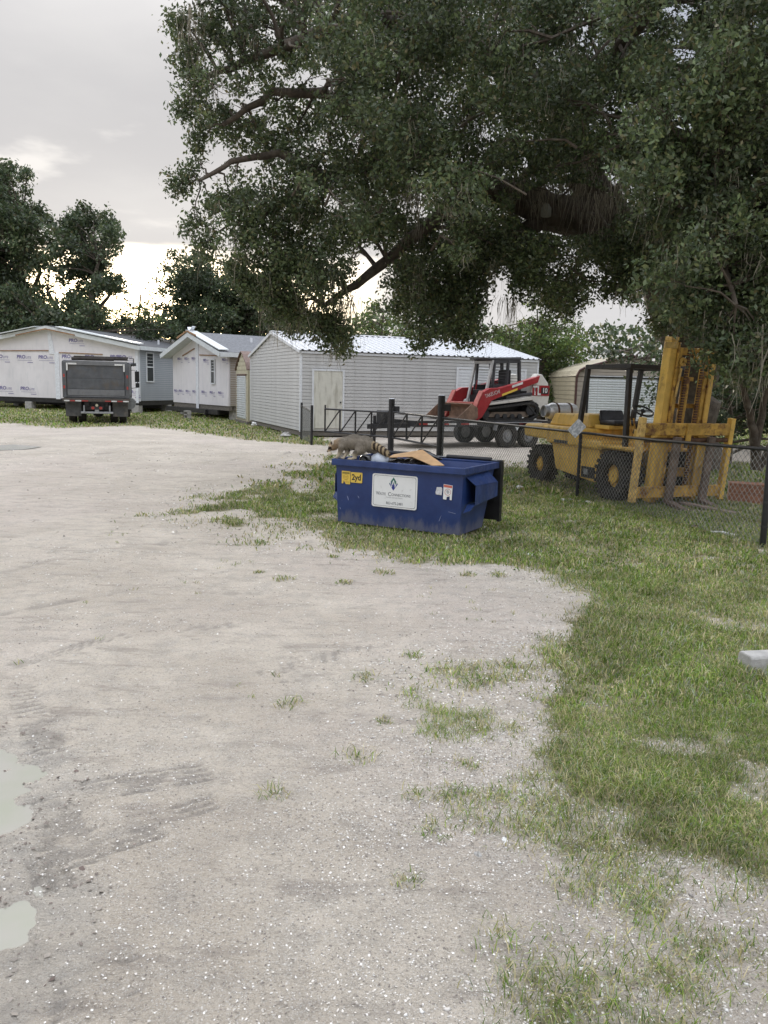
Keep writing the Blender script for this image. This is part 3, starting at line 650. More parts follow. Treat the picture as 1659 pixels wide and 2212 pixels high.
h2_ = wrapped_house('manufactured_house', 'narrow house in white wrap with one slim window between truck and grey shed', (-7.58, 39.0, 0), -52.7, 6.54, 12.5, 0.67, 3.16, 4.10, 0.55, M_['shingle'])
for x in (-5.9, -5.0, -4.1, -2.7, -0.6): wrap_print(h2_, x, 2.95 if x < -3 else 2.85, s=0.62)
for x in (-6.4, -5.75, -4.9, -4.05, -2.95, -2.0, -1.05): wrap_print(h2_, x, 1.28, s=0.62)
MB().box(-3.55, -3.25, -0.03, -0.006, 0.3, 4.0).build('seam_tape', M_['wrap_tape'], h2_)
MB().bar((-5.2, -0.03, 3.1), (-3.7, -0.03, 3.45), 0.03, 0.05).bar((-3.1, -0.03, 3.12), (-0.8, -0.03, 3.05), 0.03, 0.05).build('batten', M_['bare_wood'], h2_)
MB().bar((-4.5, -0.62, 3.96), (-3.3, -0.62, 4.26), 0.03, 0.08).bar((-3.2, -0.62, 4.26), (-2.2, -0.62, 4.02), 0.03, 0.08).build('batten', M_['bare_wood'], h2_)
window(h2_, -1.55, 1.75, 0.34, 1.1)
boards(h2_, lap_mesh('siding_board', 12.3, 0.108, M_['tan_vinyl']), 23, 0.108, 0.68, (0.02, 0.12), math.pi/2)
MB().box(-6.54, 0, 0.04, 0.24, 0.45, 0.66).box(-0.22, -0.02, 0.3, 12.4, 0.45, 0.66).build('rim_beam', M_['old_wood'], h2_)
MB().bar((-6.2, -0.5, 0.36), (-0.4, -0.3, 0.36), 0.12, 0.22).box(-5.0, -4.85, -0.5, 8, 0.2, 0.45).box(-1.6, -1.45, -0.5, 8, 0.2, 0.45).build('tow_frame', M_['black_paint'], h2_)
for x in (-6.2, -0.3):
    MB().box(x-0.2, x+0.2, 0.3, 0.7, 0.0, 0.46).build('pier', M_['concrete'], h2_, 0.01)
MB().box(-3.45, -3.15, -0.6, -0.25, 4.26, 4.34).bar((-3.35, -0.4, 4.3), (-3.52, -0.36, 4.48), 0.2, 0.02).bar((-3.2, -0.4, 4.3), (-3.0, -0.36, 4.50), 0.2, 0.02).build('ridge_flashing', M_['galv_roof'], h2_)
MB().box(-2.2, -1.6, 3.2, 4.0, 3.86, 3.98).cyl((-1.8, 2.2, 3.7), (-1.8, 2.2, 4.05), 0.06, n=8).build('roof_vent', M_['white_trim'], h2_)
fl = slab([(-3.2, -0.6, 4.29), (0.3, -0.6, 3.32), (0.3, -0.1, 3.33), (-3.2, -0.1, 4.30)], 0.04); fl.build('loose_panel', M_['fascia'], h2_)

# --- tan carport garage behind the forklift
M_['tan_metal'] = mat('tan_metal', (0.40, 0.35, 0.245), 0.5, var=0.06, scale=1.5, stain=((0.24, 0.21, 0.14), 0.5, (1, 1, 0.3)))
M_['beige_metal'] = mat('beige_metal', (0.40, 0.355, 0.30), 0.5, var=0.06, scale=2)
cp = thing('metal_garage', 'tan metal carport garage with white roll-up door behind yellow forklift', 'garage', (7.80, 34.0, 0), -0.6)
CW, CL, CE, CPk = 4.35, 6.2, 2.42, 3.28
def cp_prof(o=0.0): return [(-o, 0), (-o, CE), (0.10-o*0.6, CE+0.22+o*0.3), (0.38, CE+0.36+o), (CW/2, CPk+o), (CW-0.38, CE+0.36+o), (CW-0.10+o*0.6, CE+0.22+o*0.3), (CW+o, CE), (CW+o, 0)]
MB().prism(cp_prof(-0.03), 'y', 0.02, CL-0.02).build('wall', M_['beige_metal'], cp)
rf = MB(); a_ = cp_prof(0.01); b_ = cp_prof(0.05)
for i in range(1, len(a_)-2):
    rf.hexa([(a_[i][0],-0.12,a_[i][1]),(a_[i+1][0],-0.12,a_[i+1][1]),(a_[i+1][0],CL+.1,a_[i+1][1]),(a_[i][0],CL+.1,a_[i][1]),(b_[i][0],-0.12,b_[i][1]),(b_[i+1][0],-0.12,b_[i+1][1]),(b_[i+1][0],CL+.1,b_[i+1][1]),(b_[i][0],CL+.1,b_[i][1])])
rf.build('roof', M_['tan_metal'], cp, smooth=50)
lm = lap_mesh('siding_board', CL, 0.19, M_['tan_metal'], 0.022); boards(cp, lm, 12, 0.19, 0.1, (-0.005, CL), -math.pi/2)
lm = lap_mesh('siding_board', CW-0.08, 0.19, M_['beige_metal'], 0.022); boards(cp, lm, 12, 0.19, 0.1, (0.04, 0.0))
for i in range(4):
    z = 2.40 + i*0.19; hw = (CW/2-0.1) * min(1, max(0.1, 1-(z+0.19-CE-0.30)/(CPk-CE-0.30)))
    o = link('siding_board', lap_mesh('siding_board', 2*hw, 0.19, M_['beige_metal'], 0.022), cp); o.location = (CW/2-hw, 0, z)
rt = MB(); rt.tube([(0.0,-0.16,0.05),(0.0,-0.16,CE),(0.12,-0.16,CE+0.24),(0.38,-0.16,CE+0.38),(CW/2,-0.16,CPk+0.03),(CW-0.38,-0.16,CE+0.38),(CW,-0.16,CE),(CW,-0.16,0.05)], 0.045, 8); rt.build('front_trim', mat('maroon_trim', (0.07, 0.028, 0.024), 0.6), cp)
rd = MB().box(0.55, 3.35, -0.055, -0.025, 0.05, 2.36).build('rollup_door', M_['white_metal'], cp)
sm = MB().prism([(0,0),(-0.03,0.02),(-0.03,0.06),(0,0.08)], 'x', 0, 2.8).mesh('door_slat', M_['white_metal'])
for i in range(22):
    o = link('door_slat', sm, rd); o.location = (0.55, -0.055, 0.10 + i*0.10)
MB().box(0.47, 0.55, -0.09, -0.02, 0.05, 2.45).box(3.35, 3.43, -0.09, -0.02, 0.05, 2.45).box(0.55, 3.35, -0.09, -0.02, 2.36, 2.46).build('door_frame', M_['black_paint'], rd)
MB().box(0.55, 3.35, -0.10, -0.092, 2.42, 2.45).build('drip_edge', M_['white_trim'], rd)

# ------------------------------------------------------------------ wheels
def tyre(mb, c, r, w, axis='x', rin=0.55, n=32):
    """rounded tyre carcass"""
    h = w/2; ri = r*rin
    mb.lathe([(ri, -h*0.85), (ri+0.3*(r-ri), -h), (r-0.14*(r-ri), -h), (r-0.02*(r-ri), -h*0.86), (r, -h*0.5), (r, h*0.5), (r-0.02*(r-ri), h*0.86), (r-0.14*(r-ri), h), (ri+0.3*(r-ri), h), (ri, h*0.85)], c, axis, n)
    return mb
def lugs(mb, c, r, w, n, axis='x', depth=0.03):
    for k in range(n):
        a = 2*math.pi*k/n
        for s in (-1, 1):
            aa = a + (math.pi/n if s > 0 else 0)
            rad = Vector((0, math.cos(aa), math.sin(aa))); tan = Vector((0, -math.sin(aa), math.cos(aa))); ax = Vector((1, 0, 0))
            if axis == 'y': rad = Vector((rad.y, 0, rad.z)); tan = Vector((tan.y, 0, tan.z)); ax = Vector((0, 1, 0))
            C = Vector(c); t = 2*math.pi*r/n*0.30
            p = []
            for rr2 in (r-0.02, r+depth):
                p += [C+rad*rr2+ax*(s*w*0.02)-tan*t, C+rad*rr2+ax*(s*w*0.53)-tan*t*0.4, C+rad*rr2+ax*(s*w*0.53)+tan*t*1.1, C+rad*rr2+ax*(s*w*0.02)+tan*t*0.4]
            mb.hexa(p)
    return mb

# ------------------------------------------------------------------ dump truck, seen from behind
M_['bed_paint'] = mat('bed_paint', (0.085, 0.09, 0.096), 0.5, metal=0.2, var=0.2, scale=3, dirt=((0.105, 0.085, 0.06), 0.50, 0.75, 1.6))
M_['bed_light'] = mat('bed_light', (0.16, 0.165, 0.17), 0.45, metal=0.3, var=0.2, scale=4, dirt=((0.09, 0.075, 0.06), 0.5, 0.8, 4))
M_['tape_white'] = mat('tape_white', (0.62, 0.62, 0.6), 0.4, var=0.1); M_['tape_red'] = mat('tape_red', (0.30, 0.035, 0.03), 0.4, var=0.15)
M_['flap'] = mat('flap', (0.07, 0.07, 0.07), 0.8, var=0.25, scale=5, dirt=((0.17, 0.15, 0.125), 0.45, 0.8, 3))
tk = thing('dump_truck', 'grey dump truck parked rear on, in front of the wrapped house', 'dump truck', (-11.72, 33.0, 0), 16.3)
HW = 1.27
MB().box(-HW+0.03, HW-0.03, 0.05, 4.3, 1.02, 1.10).box(-HW, -HW+0.06, 0.05, 4.4, 1.10, 2.50).box(HW-0.06, HW, 0.05, 4.4, 1.10, 2.50).box(-HW+0.06, HW-0.06, 4.34, 4.4, 1.10, 2.55).build('bed', M_['bed_paint'], tk, 0.01)
tg = MB().box(-HW+0.16, HW-0.16, -0.02, 0.04, 1.12, 2.34).build('tailgate', M_['bed_paint'], tk, 0.01)
MB().box(-HW+0.18, HW-0.18, -0.05, -0.02, 1.14, 1.38).build('lower_panel', M_['bed_light'], tg, 0.01)
MB().box(-HW+0.18, HW-0.18, -0.035, -0.02, 1.40, 1.80).build('middle_panel', M_['bed_paint'], tg, 0.006)
MB().box(-HW+0.18, HW-0.18, -0.03, -0.02, 1.83, 2.22).build('upper_panel', M_['bed_paint'], tg, 0.006)
MB().box(-HW+0.06, HW-0.06, -0.06, 0.05, 2.34, 2.52).build('top_beam', M_['bed_light'], tk, 0.012)
for s in (-1, 1):
    x0, x1 = sorted((s*(HW-0.15), s*HW))
    MB().box(x0, x1, -0.08, 0.10, 1.05, 2.45).build('corner_post', M_['bed_paint'], tk, 0.012)
    MB().box(min(s*(HW-0.16), s*(HW-0.22)), max(s*(HW-0.16), s*(HW-0.22)), -0.075, -0.061, 2.12, 2.42).build('reflector', M_['tape_white'], tk)
    MB().box(min(s*(HW-0.24), s*(HW-0.55)), max(s*(HW-0.24), s*(HW-0.55)), -0.072, -0.061, 2.36, 2.42).build('reflector', M_['tape_white'], tk)
    for z in (1.5, 1.95):
        MB().box(min(s*(HW-0.04), s*(HW-0.10)), max(s*(HW-0.04), s*(HW-0.10)), -0.09, -0.08, z-0.09, z+0.03).build('marker', M_['red_lens'], tk)
rl_ = MB().cyl((-HW*0.72, 0.15, 2.60), (HW*0.55, 0.15, 2.62), 0.07, 0.085, 10).cyl((HW*0.3, 0.15, 2.63), (HW*0.97, 0.15, 2.63), 0.06, 0.06, 10).box(-HW*0.65, HW*0.98, 0.1, 0.3, 2.66, 2.71); rl_.build('tarp_roll', mat('tarp_dark', (0.045, 0.038, 0.034), 0.8, var=0.3), tk, smooth=50)
MB().tube([(HW+0.02, 0.2, 2.66), (HW+0.18, 0.2, 2.66), (HW+0.18, 0.2, 2.35)], 0.025, 6).build('tarp_arm', M_['dark_steel'], tk)
bp = MB().box(-HW-0.01, HW+0.01, -0.13, 0.0, 0.90, 1.03).build('bumper', mat('truck_bumper', (0.075, 0.062, 0.052), 0.7, var=0.3, scale=8), tk, 0.01)
xs_ = [(-1.22, -1.02, 0), (-1.0, -0.82, 1), (-0.8, -0.58, 0), (-0.56, -0.32, 1), (0.32, 0.55, 1), (0.57, 0.78, 0), (0.8, 1.0, 1), (1.02, 1.24, 0)]
for a, b, c in xs_: MB().box(a, b, -0.14, -0.13, 0.905, 0.955).build('reflective_tape', M_['tape_red' if c else 'tape_white'], bp)
MB().box(-0.42, -0.30, 0.1, 6.5, 0.72, 0.98).box(0.30, 0.42, 0.1, 6.5, 0.72, 0.98).box(-0.5, 0.5, 0.3, 0.5, 0.55, 0.9).build('chassis', M_['black_paint'], tk)
MB().cyl((-1.0, 0.85, 0.5), (1.0, 0.85, 0.5), 0.12, n=12).ball((0, 0.85, 0.5), (0.25, 0.25, 0.25)).build('axle', M_['dark_steel'], tk, smooth=50)
MB().box(-0.62, 0.62, -0.02, 0.06, 0.42, 0.50).box(-0.52, -0.46, 0.0, 0.05, 0.5, 0.75).box(0.46, 0.52, 0, 0.05, 0.5, 0.75).box(-0.08, 0.08, -0.02, 0.05, 0.5, 0.62).build('hitch_bar', M_['steel'], tk, 0.01)
tl = MB().box(-0.24, 0.24, -0.03, 0.03, 0.58, 0.72).build('light_bar', M_['dark_steel'], tk)
for x in (-0.15, 0.15): MB().cyl((x, -0.03, 0.65), (x, -0.05, 0.65), 0.06, n=14).build('tail_light', M_['red_lens'], tl)
MB().cyl((0.0, -0.02, 0.76), (0.0, -0.06, 0.76), 0.055, n=12).build('work_light', mat('cream_lens', (0.5, 0.46, 0.34), 0.4), tl)
for s in (-1, 1):
    x0, x1 = sorted((s*0.60, s*1.20))
    MB().box(x0, x1, 0.14, 0.17, 0.30, 0.90).build('mud_flap', M_['flap'], tk, 0.01)
    for x in (0.62, 0.98):
        w = tyre(MB(), (s*x, 0.85, 0.50), 0.50, 0.27).build('wheel', M_['black_rubber'], tk, smooth=40)
        MB().cyl((s*x-0.1, 0.85, 0.5), (s*x+0.1, 0.85, 0.5), 0.27, n=16).build('rim', M_['steel'], w)
    w = tyre(MB(), (s*1.02, 5.9, 0.50), 0.50, 0.28).build('wheel', M_['black_rubber'], tk, smooth=40)
cab = MB().prism([(4.55, 0.75), (6.9, 0.75), (6.9, 1.45), (6.0, 1.6), (5.75, 2.45), (4.6, 2.55), (4.55, 2.4)], 'x', -1.1, 1.18); cab.build('cab', M_['white_plain'], tk, 0.03)
MB().box(1.181, 1.19, 4.85, 5.6, 1.65, 2.25).build('cab_window', M_['glass_dark'], tk)
MB().cyl((1.22, 4.45, 0.5), (1.22, 4.45, 2.2), 0.07, n=10).tube([(1.22, 4.45, 2.2), (1.22, 4.45, 2.42), (1.32, 4.45, 2.5), (1.5, 4.45, 2.5)], 0.075, 10).build('exhaust_stack', M_['dark_steel'], tk, smooth=50)
MB().tube([(1.2, 5.5, 2.25), (1.5, 5.4, 2.25), (1.55, 5.4, 1.45), (1.2, 5.5, 1.4)], 0.018, 6).build('mirror_arm', M_['black_paint'], tk)
MB().box(1.42, 1.62, 5.33, 5.38, 1.7, 2.2).box(1.44, 1.62, 5.33, 5.38, 1.45, 1.66).build('mirror', M_['black_paint'], tk, 0.01)
MB().cyl((1.2, 3.4, 0.75), (1.2, 4.3, 0.75), 0.26, n=18).build('fuel_tank', M_['steel'], tk, smooth=50)

# ------------------------------------------------------------------ dumpster: local x along the front, y back
M_['bin_blue'] = mat('bin_blue', (0.014, 0.036, 0.130), 0.42, var=0.22, scale=4, dirt=((0.085, 0.10, 0.20), 0.60, 0.82, 11), stain=((0.06, 0.075, 0.16), 0.5, (1, 1, 0.3)), bump=0.15, bscale=25)
# paint worn pale with dust towards the ground in uneven streaks is dirt with its own shape
m, nt, p = nodes_of('bin_side'); t = N(nt, 'ShaderNodeTexCoord').outputs['Object']; sx_ = N(nt, 'ShaderNodeSeparateXYZ'); nt.links.new(t, sx_.inputs[0])
c = mixn(nt, ramp(nt, noise(nt, t, 4, 5, 0.6), 0.3, 0.7), (0.010, 0.027, 0.112), (0.016, 0.040, 0.145))
dz = nt.nodes.new('ShaderNodeMath'); dz.operation = 'ADD'; nt.links.new(ramp(nt, sx_.outputs[2], 0.34, 0.02), dz.inputs[0]); nt.links.new(ramp(nt, noise(nt, t, 7, 6, 0.7, (1.5, 1.5, 0.5)), 0.25, 0.75, -0.45, 0.25), dz.inputs[1])
c = mixn(nt, ramp(nt, dz.outputs[0], 0.2, 1.0, 0, 0.55), c, (0.17, 0.165, 0.185))
c = mixn(nt, ramp(nt, noise(nt, t, 10, 6, 0.75, (1, 1, 0.4)), 0.64, 0.78, 0, 0.5), c, (0.12, 0.14, 0.25))
c = mixn(nt, ramp(nt, noise(nt, t, 26, 3, 0.7), 0.72, 0.78, 0, 0.5), c, (0.25, 0.27, 0.34))
nt.links.new(c, p.inputs['Base Color']); p.inputs['Roughness'].default_value = 0.45
bb = N(nt, 'ShaderNodeBump', _Strength=0.25, _Distance=0.02); nt.links.new(noise(nt, t, 3.0, 3), bb.inputs['Height']); nt.links.new(bb.outputs[0], p.inputs['Normal'])
M_['bin_side'] = m
db = thing('dumpster', 'open blue steel waste dumpster with white sign plate, standing on the turf', 'dumpster', (-0.645, 10.61, 0), -28.4)
DW, DT, DBt, DH = 1.81, 1.06, 0.76, 0.885
def wallpan(p, t, name, mt=None):   # p: four outer corners (bottom a, bottom b, top b, top a) ; t: inward offset vector
    q = [Vector(v) for v in p]; tv = Vector(t)
    MB().hexa([q[0], q[1], q[1]+tv, q[0]+tv, q[3], q[2], q[2]+tv, q[3]+tv]).build(name, mt or M_['bin_side'], db)
zb, zt = 0.05, DH-0.03
wallpan([(0.03, 0.02, zb), (DW-0.03, 0.02, zb), (DW, 0, zt), (0, 0, zt)], (0, 0.006, 0), 'front_wall')
wallpan([(0.03, DBt, zb), (DW-0.03, DBt, zb), (DW, DT, zt), (0, DT, zt)], (0, -0.006, 0), 'back_wall')
wallpan([(0.03, 0.027, zb), (0.03, DBt-0.006, zb), (0, DT-0.006, zt), (0, 0.007, zt)], (0.006, 0, 0), 'side_wall')
wallpan([(DW-0.03, 0.027, zb), (DW-0.03, DBt-0.006, zb), (DW, DT-0.006, zt), (DW, 0.007, zt)], (-0.006, 0, 0), 'side_wall')
MB().box(0.04, DW-0.04, 0.03, DBt-0.01, zb, zb+0.01).build('floor', M_['bin_side'], db)
for x in (0.28, DW-0.36): MB().box(x, x+0.09, 0.03, DBt-0.03, 0.0, zb).build('skid', M_['bin_side'], db)
rm = MB().box(-0.045, DW+0.045, -0.045, -0.002, DH-0.085, DH).box(-0.045, DW+0.045, DT+0.002, DT+0.045, DH-0.085, DH).box(-0.045, -0.002, -0.002, DT+0.002, DH-0.085, DH).box(DW+0.002, DW+0.045, -0.002, DT+0.002, DH-0.085, DH)
rm.build('rim', M_['bin_blue'], db, 0.008)
for s in (0, 1):
    x0 = DW+0.001 if s else -0.001; sg = 1 if s else -1; xo = x0 + sg*0.105
    pk = MB()
    y0, y1, za, zb2 = 0.15, 0.90, 0.42, 0.66
    def qd(a, b, c_, d_, th=0.006):
        n_ = (Vector(b)-Vector(a)).cross(Vector(d_)-Vector(a)).normalized()*th
        pk.hexa([Vector(v) for v in (a, b, c_, d_)] + [Vector(v)+n_ for v in (a, b, c_, d_)])
    qd((xo, y0, za), (xo, y1, za+0.04), (xo, y1, zb2-0.02), (xo, y0, zb2))            # outer plate
    qd((xo, y0, zb2), (xo, y1, zb2-0.02), (x0, y1-0.08, zb2+0.12), (x0, y0-0.06, zb2+0.10))        # sloping top
    qd((x0, y0, za), (x0, y1, za), (xo, y1, za+0.04), (xo, y0, za))                    # bottom
    pk.build('fork_pocket', M_['bin_blue'], db)
    lp = MB().hexa([Vector(v) for v in ((x0, y0-0.11, za-0.10), (xo-sg*0.02, y0-0.08, za-0.06), (xo-sg*0.01, y0, za-0.01), (x0, y0, za-0.01), (x0, y0-0.11, za-0.09), (xo-sg*0.02, y0-0.08, za-0.05), (xo-sg*0.01, y0, za), (x0, y0, za))])
    lp.build('pocket_lip', M_['bin_blue'], db)
MB().cyl((0.0, DT+0.075, DH+0.005), (DW, DT+0.075, DH+0.005), 0.016, n=10).build('hinge_rod', M_['steel'], db)
M_['bin_lid'] = mat('bin_lid', (0.012, 0.012, 0.014), 0.5, var=0.3, dirt=((0.05, 0.05, 0.05), 0.6, 0.85, 9))
for (a, b) in ((-0.06, 0.88), (0.93, DW+0.07)):
    l = MB().hexa([(a, DT+0.06, 0.10), (b, DT+0.06, 0.10), (b, DT+0.085, 0.10), (a, DT+0.085, 0.10), (a, DT+0.055, DH+0.015), (b, DT+0.055, DH+0.015), (b, DT+0.12, DH+0.02), (a, DT+0.12, DH+0.02)])
    for k in range(1, 4):
        xx = a + (b-a)*k/4; l.box(xx-0.03, xx+0.03, DT+0.085, DT+0.125, 0.14, DH-0.02)
    l.box(b-0.04, b, DT+0.0605, DT+0.15, 0.08, DH-0.0).cyl((a+0.15, DT+0.075, DH+0.02), (b-0.15, DT+0.075, DH+0.02), 0.03, n=10)
    l.build('lid', M_['bin_lid'], db, 0.004)
# sign plate and stickers
M_['sign_white'] = mat('sign_white', (0.74, 0.74, 0.72), 0.4, var=0.03, dirt=((0.55, 0.53, 0.50), 0.56, 0.8, 14))
M_['ink'] = mat('ink', (0.02, 0.02, 0.02), 0.5); M_['faded_ink'] = mat('faded_ink', (0.40, 0.40, 0.40), 0.6)
M_['grey_ink'] = mat('grey_ink', (0.17, 0.175, 0.18), 0.6)
M_['logo_green'] = mat('logo_green', (0.025, 0.13, 0.09), 0.5); M_['logo_blue'] = mat('logo_blue', (0.025, 0.035, 0.22), 0.5)
M_['sticker_yellow'] = mat('sticker_yellow', (0.68, 0.47, 0.075), 0.45, var=0.08, scale=20)
def rrect(w, h, r, n=5):
    o = []
    for cx, cz, a0 in ((w/2-r, h/2-r, 0), (-w/2+r, h/2-r, 90), (-w/2+r, -h/2+r, 180), (w/2-r, -h/2+r, 270)):
        for k in range(n+1):
            a = R(a0 + 90*k/n); o.append((cx+r*math.cos(a), cz+r*math.sin(a)))
    return o
def plate(name, poly, parent, loc, m_, t=0.003, rot=None):
    o = MB().prism(poly, 'y', -t, 0).build(name, m_, parent); o.location = loc
    if rot: o.rotation_euler = rot
    return o
LEAN = R(-1.3)
sgn = plate('sign_plate', rrect(0.645, 0.425, 0.03), db, (0.875, 0.002, 0.52), M_['sign_white'], 0.004, (LEAN, 0, 0))
def ring(poly, s, m_, parent, y):
    n = len(poly); cx = sum(q[0] for q in poly)/n; cz = sum(q[1] for q in poly)/n
    b = MB(); b.add([(q[0], y, q[1]) for q in poly] + [(q[0]*s[0], y, q[1]*s[1]) for q in poly], [(i, (i+1) % n, n+(i+1) % n, n+i) for i in range(n)]); return b.build('border', m_, parent)
ring([(a*0.94, b*0.92) for a, b in rrect(0.645, 0.425, 0.03)], (0.988, 0.982), M_['ink'], sgn, -0.0055)
def flat(name, pts, m_, parent, y): return MB().add([(a, y, b) for a, b in pts], [tuple(range(len(pts)))]).build(name, m_, parent)
LX, LZ = -0.015, 0.095
flat('emblem', [(LX, LZ+0.085), (LX-0.062, LZ), (LX+0.062, LZ)], M_['logo_green'], sgn, -0.0055)
flat('emblem', [(LX, LZ-0.085), (LX+0.062, LZ-0.001), (LX-0.062, LZ-0.001)], M_['logo_blue'], sgn, -0.0055)
wme = text_mesh('emblem_letter', 'W', 0.135, M_['sign_white'], 'CENTER', 0.0006); text_on('emblem_letter', wme, sgn, (LX, -0.0070, LZ-0.006), scale=(0.80, 1.0, 1))
arc = [(LX+0.036*math.cos(a), LZ+0.004+0.036*math.sin(a)) for a in [R(130+k*190/12) for k in range(13)]]; arc2 = [(LX+0.029*math.cos(a), LZ+0.004+0.029*math.sin(a)) for a in [R(130+k*190/12) for k in range(13)]]
MB().add([(a, -0.0082, b) for a, b in arc] + [(a, -0.0082, b) for a, b in arc2], [(i, i+1, 14+i, 13+i) for i in range(12)]).build('emblem_arc', M_['logo_blue'], sgn)
def word(body, size, x, z, parent, m_, y=-0.0055, align='CENTER', sx=1.0, bold=0.012):
    return text_on('lettering', text_mesh('lettering', body, size, m_, align, 0, 0, bold), parent, (x, y, z), scale=(sx, 1, 1))
word('W', 0.062, -0.262, -0.040, sgn, M_['grey_ink'], align='LEFT', sx=0.8); word('ASTE', 0.046, -0.212, -0.044, sgn, M_['grey_ink'], align='LEFT', sx=0.9)
word('C', 0.070, -0.090, -0.041, sgn, M_['grey_ink'], align='LEFT', sx=0.95); word('ONNECTIONS', 0.046, -0.042, -0.044, sgn, M_['grey_ink'], align='LEFT', sx=0.92)
word('Connect with the Future', 0.024, 0.0, -0.080, sgn, M_['faded_ink'])
word('863-675-2481', 0.048, 0.01, -0.155, sgn, M_['grey_ink'], sx=0.9)
st = plate('size_sticker', rrect(0.175, 0.135, 0.012), db, (0.315, 0.001, 0.655), M_['sticker_yellow'], 0.003, (LEAN, 0, 0)); word('2yd', 0.105, 0, 0.0, st, M_['ink'], y=-0.0045, sx=0.92, bold=0.03)
torn = [(-0.065, 0.085), (0.065, 0.085), (0.065, -0.085), (0.0, -0.085), (-0.022, -0.052), (-0.03, -0.03), (-0.04, -0.08), (-0.062, -0.08)]
st = plate('warning_sticker', torn, db, (0.155, 0.001, 0.645), M_['sticker_yellow'], 0.003, (LEAN, 0, 0))
flat('sticker_band', [(-0.055, 0.07), (0.055, 0.07), (0.055, 0.048), (-0.055, 0.048)], mat('olive_ink', (0.22, 0.17, 0.03), 0.5), st, -0.0045)
M_['ochre'] = mat('ochre_ink', (0.42, 0.27, 0.03), 0.5)
def circ(cx, cz, r0, r1, m_, parent, y, n=20):
    b = MB(); b.add([(cx+r0*math.cos(2*math.pi*k/n), y, cz+r0*math.sin(2*math.pi*k/n)) for k in range(n)] + [(cx+r1*math.cos(2*math.pi*k/n), y, cz+r1*math.sin(2*math.pi*k/n)) for k in range(n)], [(i, (i+1) % n, n+(i+1) % n, n+i) for i in range(n)]); return b.build('sticker_symbol', m_, parent)
circ(0, 0.005, 0.038, 0.033, M_['ochre'], st, -0.0045)
b = MB()
for z in (0.018, -0.002, -0.02): b.add([(-0.028, -0.0046, z), (0.028, -0.0046, z), (0.028, -0.0046, z-0.006), (-0.028, -0.0046, z-0.006)], [(0, 1, 2, 3)])
for z in (-0.045, -0.056, -0.066): b.add([(-0.012, -0.0046, z), (0.055, -0.0046, z), (0.055, -0.0046, z-0.003), (-0.012, -0.0046, z-0.003)], [(0, 1, 2, 3)])
b.build('sticker_symbol', M_['ochre'], st)
st = plate('danger_sticker', [(-0.06, 0.095), (0.06, 0.085), (0.055, -0.095), (0.03, -0.095), (0.028, -0.05), (-0.012, -0.06), (-0.016, -0.095), (-0.06, -0.09)], db, (1.615, 0.001, 0.575), M_['sign_white'], 0.003, (LEAN, 0, 0))
flat('sticker_band', [(-0.056, 0.09), (0.056, 0.081), (0.054, 0.052), (-0.056, 0.058)], mat('salmon_ink', (0.55, 0.13, 0.09), 0.5), st, -0.0045)
circ(0.0, 0.0, 0.042, 0.036, mat('pink_ink', (0.5, 0.2, 0.17), 0.5), st, -0.0045)
flat('sticker_symbol', [(-0.02, 0.02), (0.005, 0.026), (0.024, 0.0), (0.01, -0.022), (-0.012, -0.016)], M_['faded_ink'], st, -0.0046)
plate('torn_sticker', [(-0.045, -0.02), (-0.03, 0.045), (0.03, 0.05), (0.045, 0.03), (0.04, -0.05), (-0.04, -0.045)], db, (1.495, 0.001, 0.58), mat('scuffed_white', (0.55, 0.55, 0.56), 0.6, var=0.2, scale=30), 0.003, (LEAN, 0, 0))
M_['scuff'] = mat('scuff_paint', (0.16, 0.19, 0.32), 0.6, var=0.3, scale=40)
b = MB()
for (x, z, dx, dz_) in ((0.13, 0.77, 0.03, -0.03), (0.30, 0.46, 0.05, -0.07), (0.17, 0.40, 0.02, -0.05), (0.06, 0.24, 0.015, -0.02), (1.50, 0.20, 0.03, 0.08), (1.62, 0.33, 0.1, -0.01), (0.7, 0.82, 0.03, -0.05)):
    b.add([(x, -0.0015, z), (x+0.012, -0.0015, z+0.004), (x+dx+0.008, -0.0015, z+dz_), (x+dx, -0.0015, z+dz_-0.006)], [(0, 1, 2, 3)])
o = b.build('scrape', M_['scuff'], db); o.rotation_euler = (LEAN, 0, 0); o.location = (0, 0.003, 0)
DBM = Matrix.Translation((-0.645, 10.61, 0)) @ Matrix.Rotation(R(-28.4), 4, 'Z')

def remeshed(name, mb, voxel, mat_, loc, rotz, smooth_it=6, disp=None, displ=0.02, dscale=0.1):
    """closed continuous skin round overlapping volumes"""
    me = mb.mesh(name + '_src'); ob = bpy.data.objects.new(name, me); COL.objects.link(ob)
    r_ = ob.modifiers.new('r', 'REMESH'); r_.mode = 'VOXEL'; r_.voxel_size = voxel
    s_ = ob.modifiers.new('s', 'SMOOTH'); s_.iterations = smooth_it; s_.factor = 0.5
    if disp:
        tx = bpy.data.textures.new(name, disp); tx.noise_scale = dscale
        d_ = ob.modifiers.new('d', 'DISPLACE'); d_.texture = tx; d_.strength = displ; d_.mid_level = 0.5; d_.texture_coords = 'LOCAL'
    bpy.context.view_layer.update()
    m2 = bpy.data.meshes.new_from_object(ob.evaluated_get(bpy.context.evaluated_depsgraph_get()))
    bpy.data.objects.remove(ob); bpy.data.meshes.remove(me)
    m2.materials.clear(); m2.materials.append(mat_); m2.polygons.foreach_set('use_smooth', [True]*len(m2.polygons)); m2.name = name
    o = link(name, m2); o.location = loc; o.rotation_euler = (0, 0, R(rotz)); return o
M_['bag_black'] = mat('bag_black', (0.012, 0.012, 0.014), 0.22, var=0.3, spec=0.7)
M_['bag_white'] = mat('bag_white', (0.56, 0.62, 0.70), 0.35, var=0.08, scale=14)
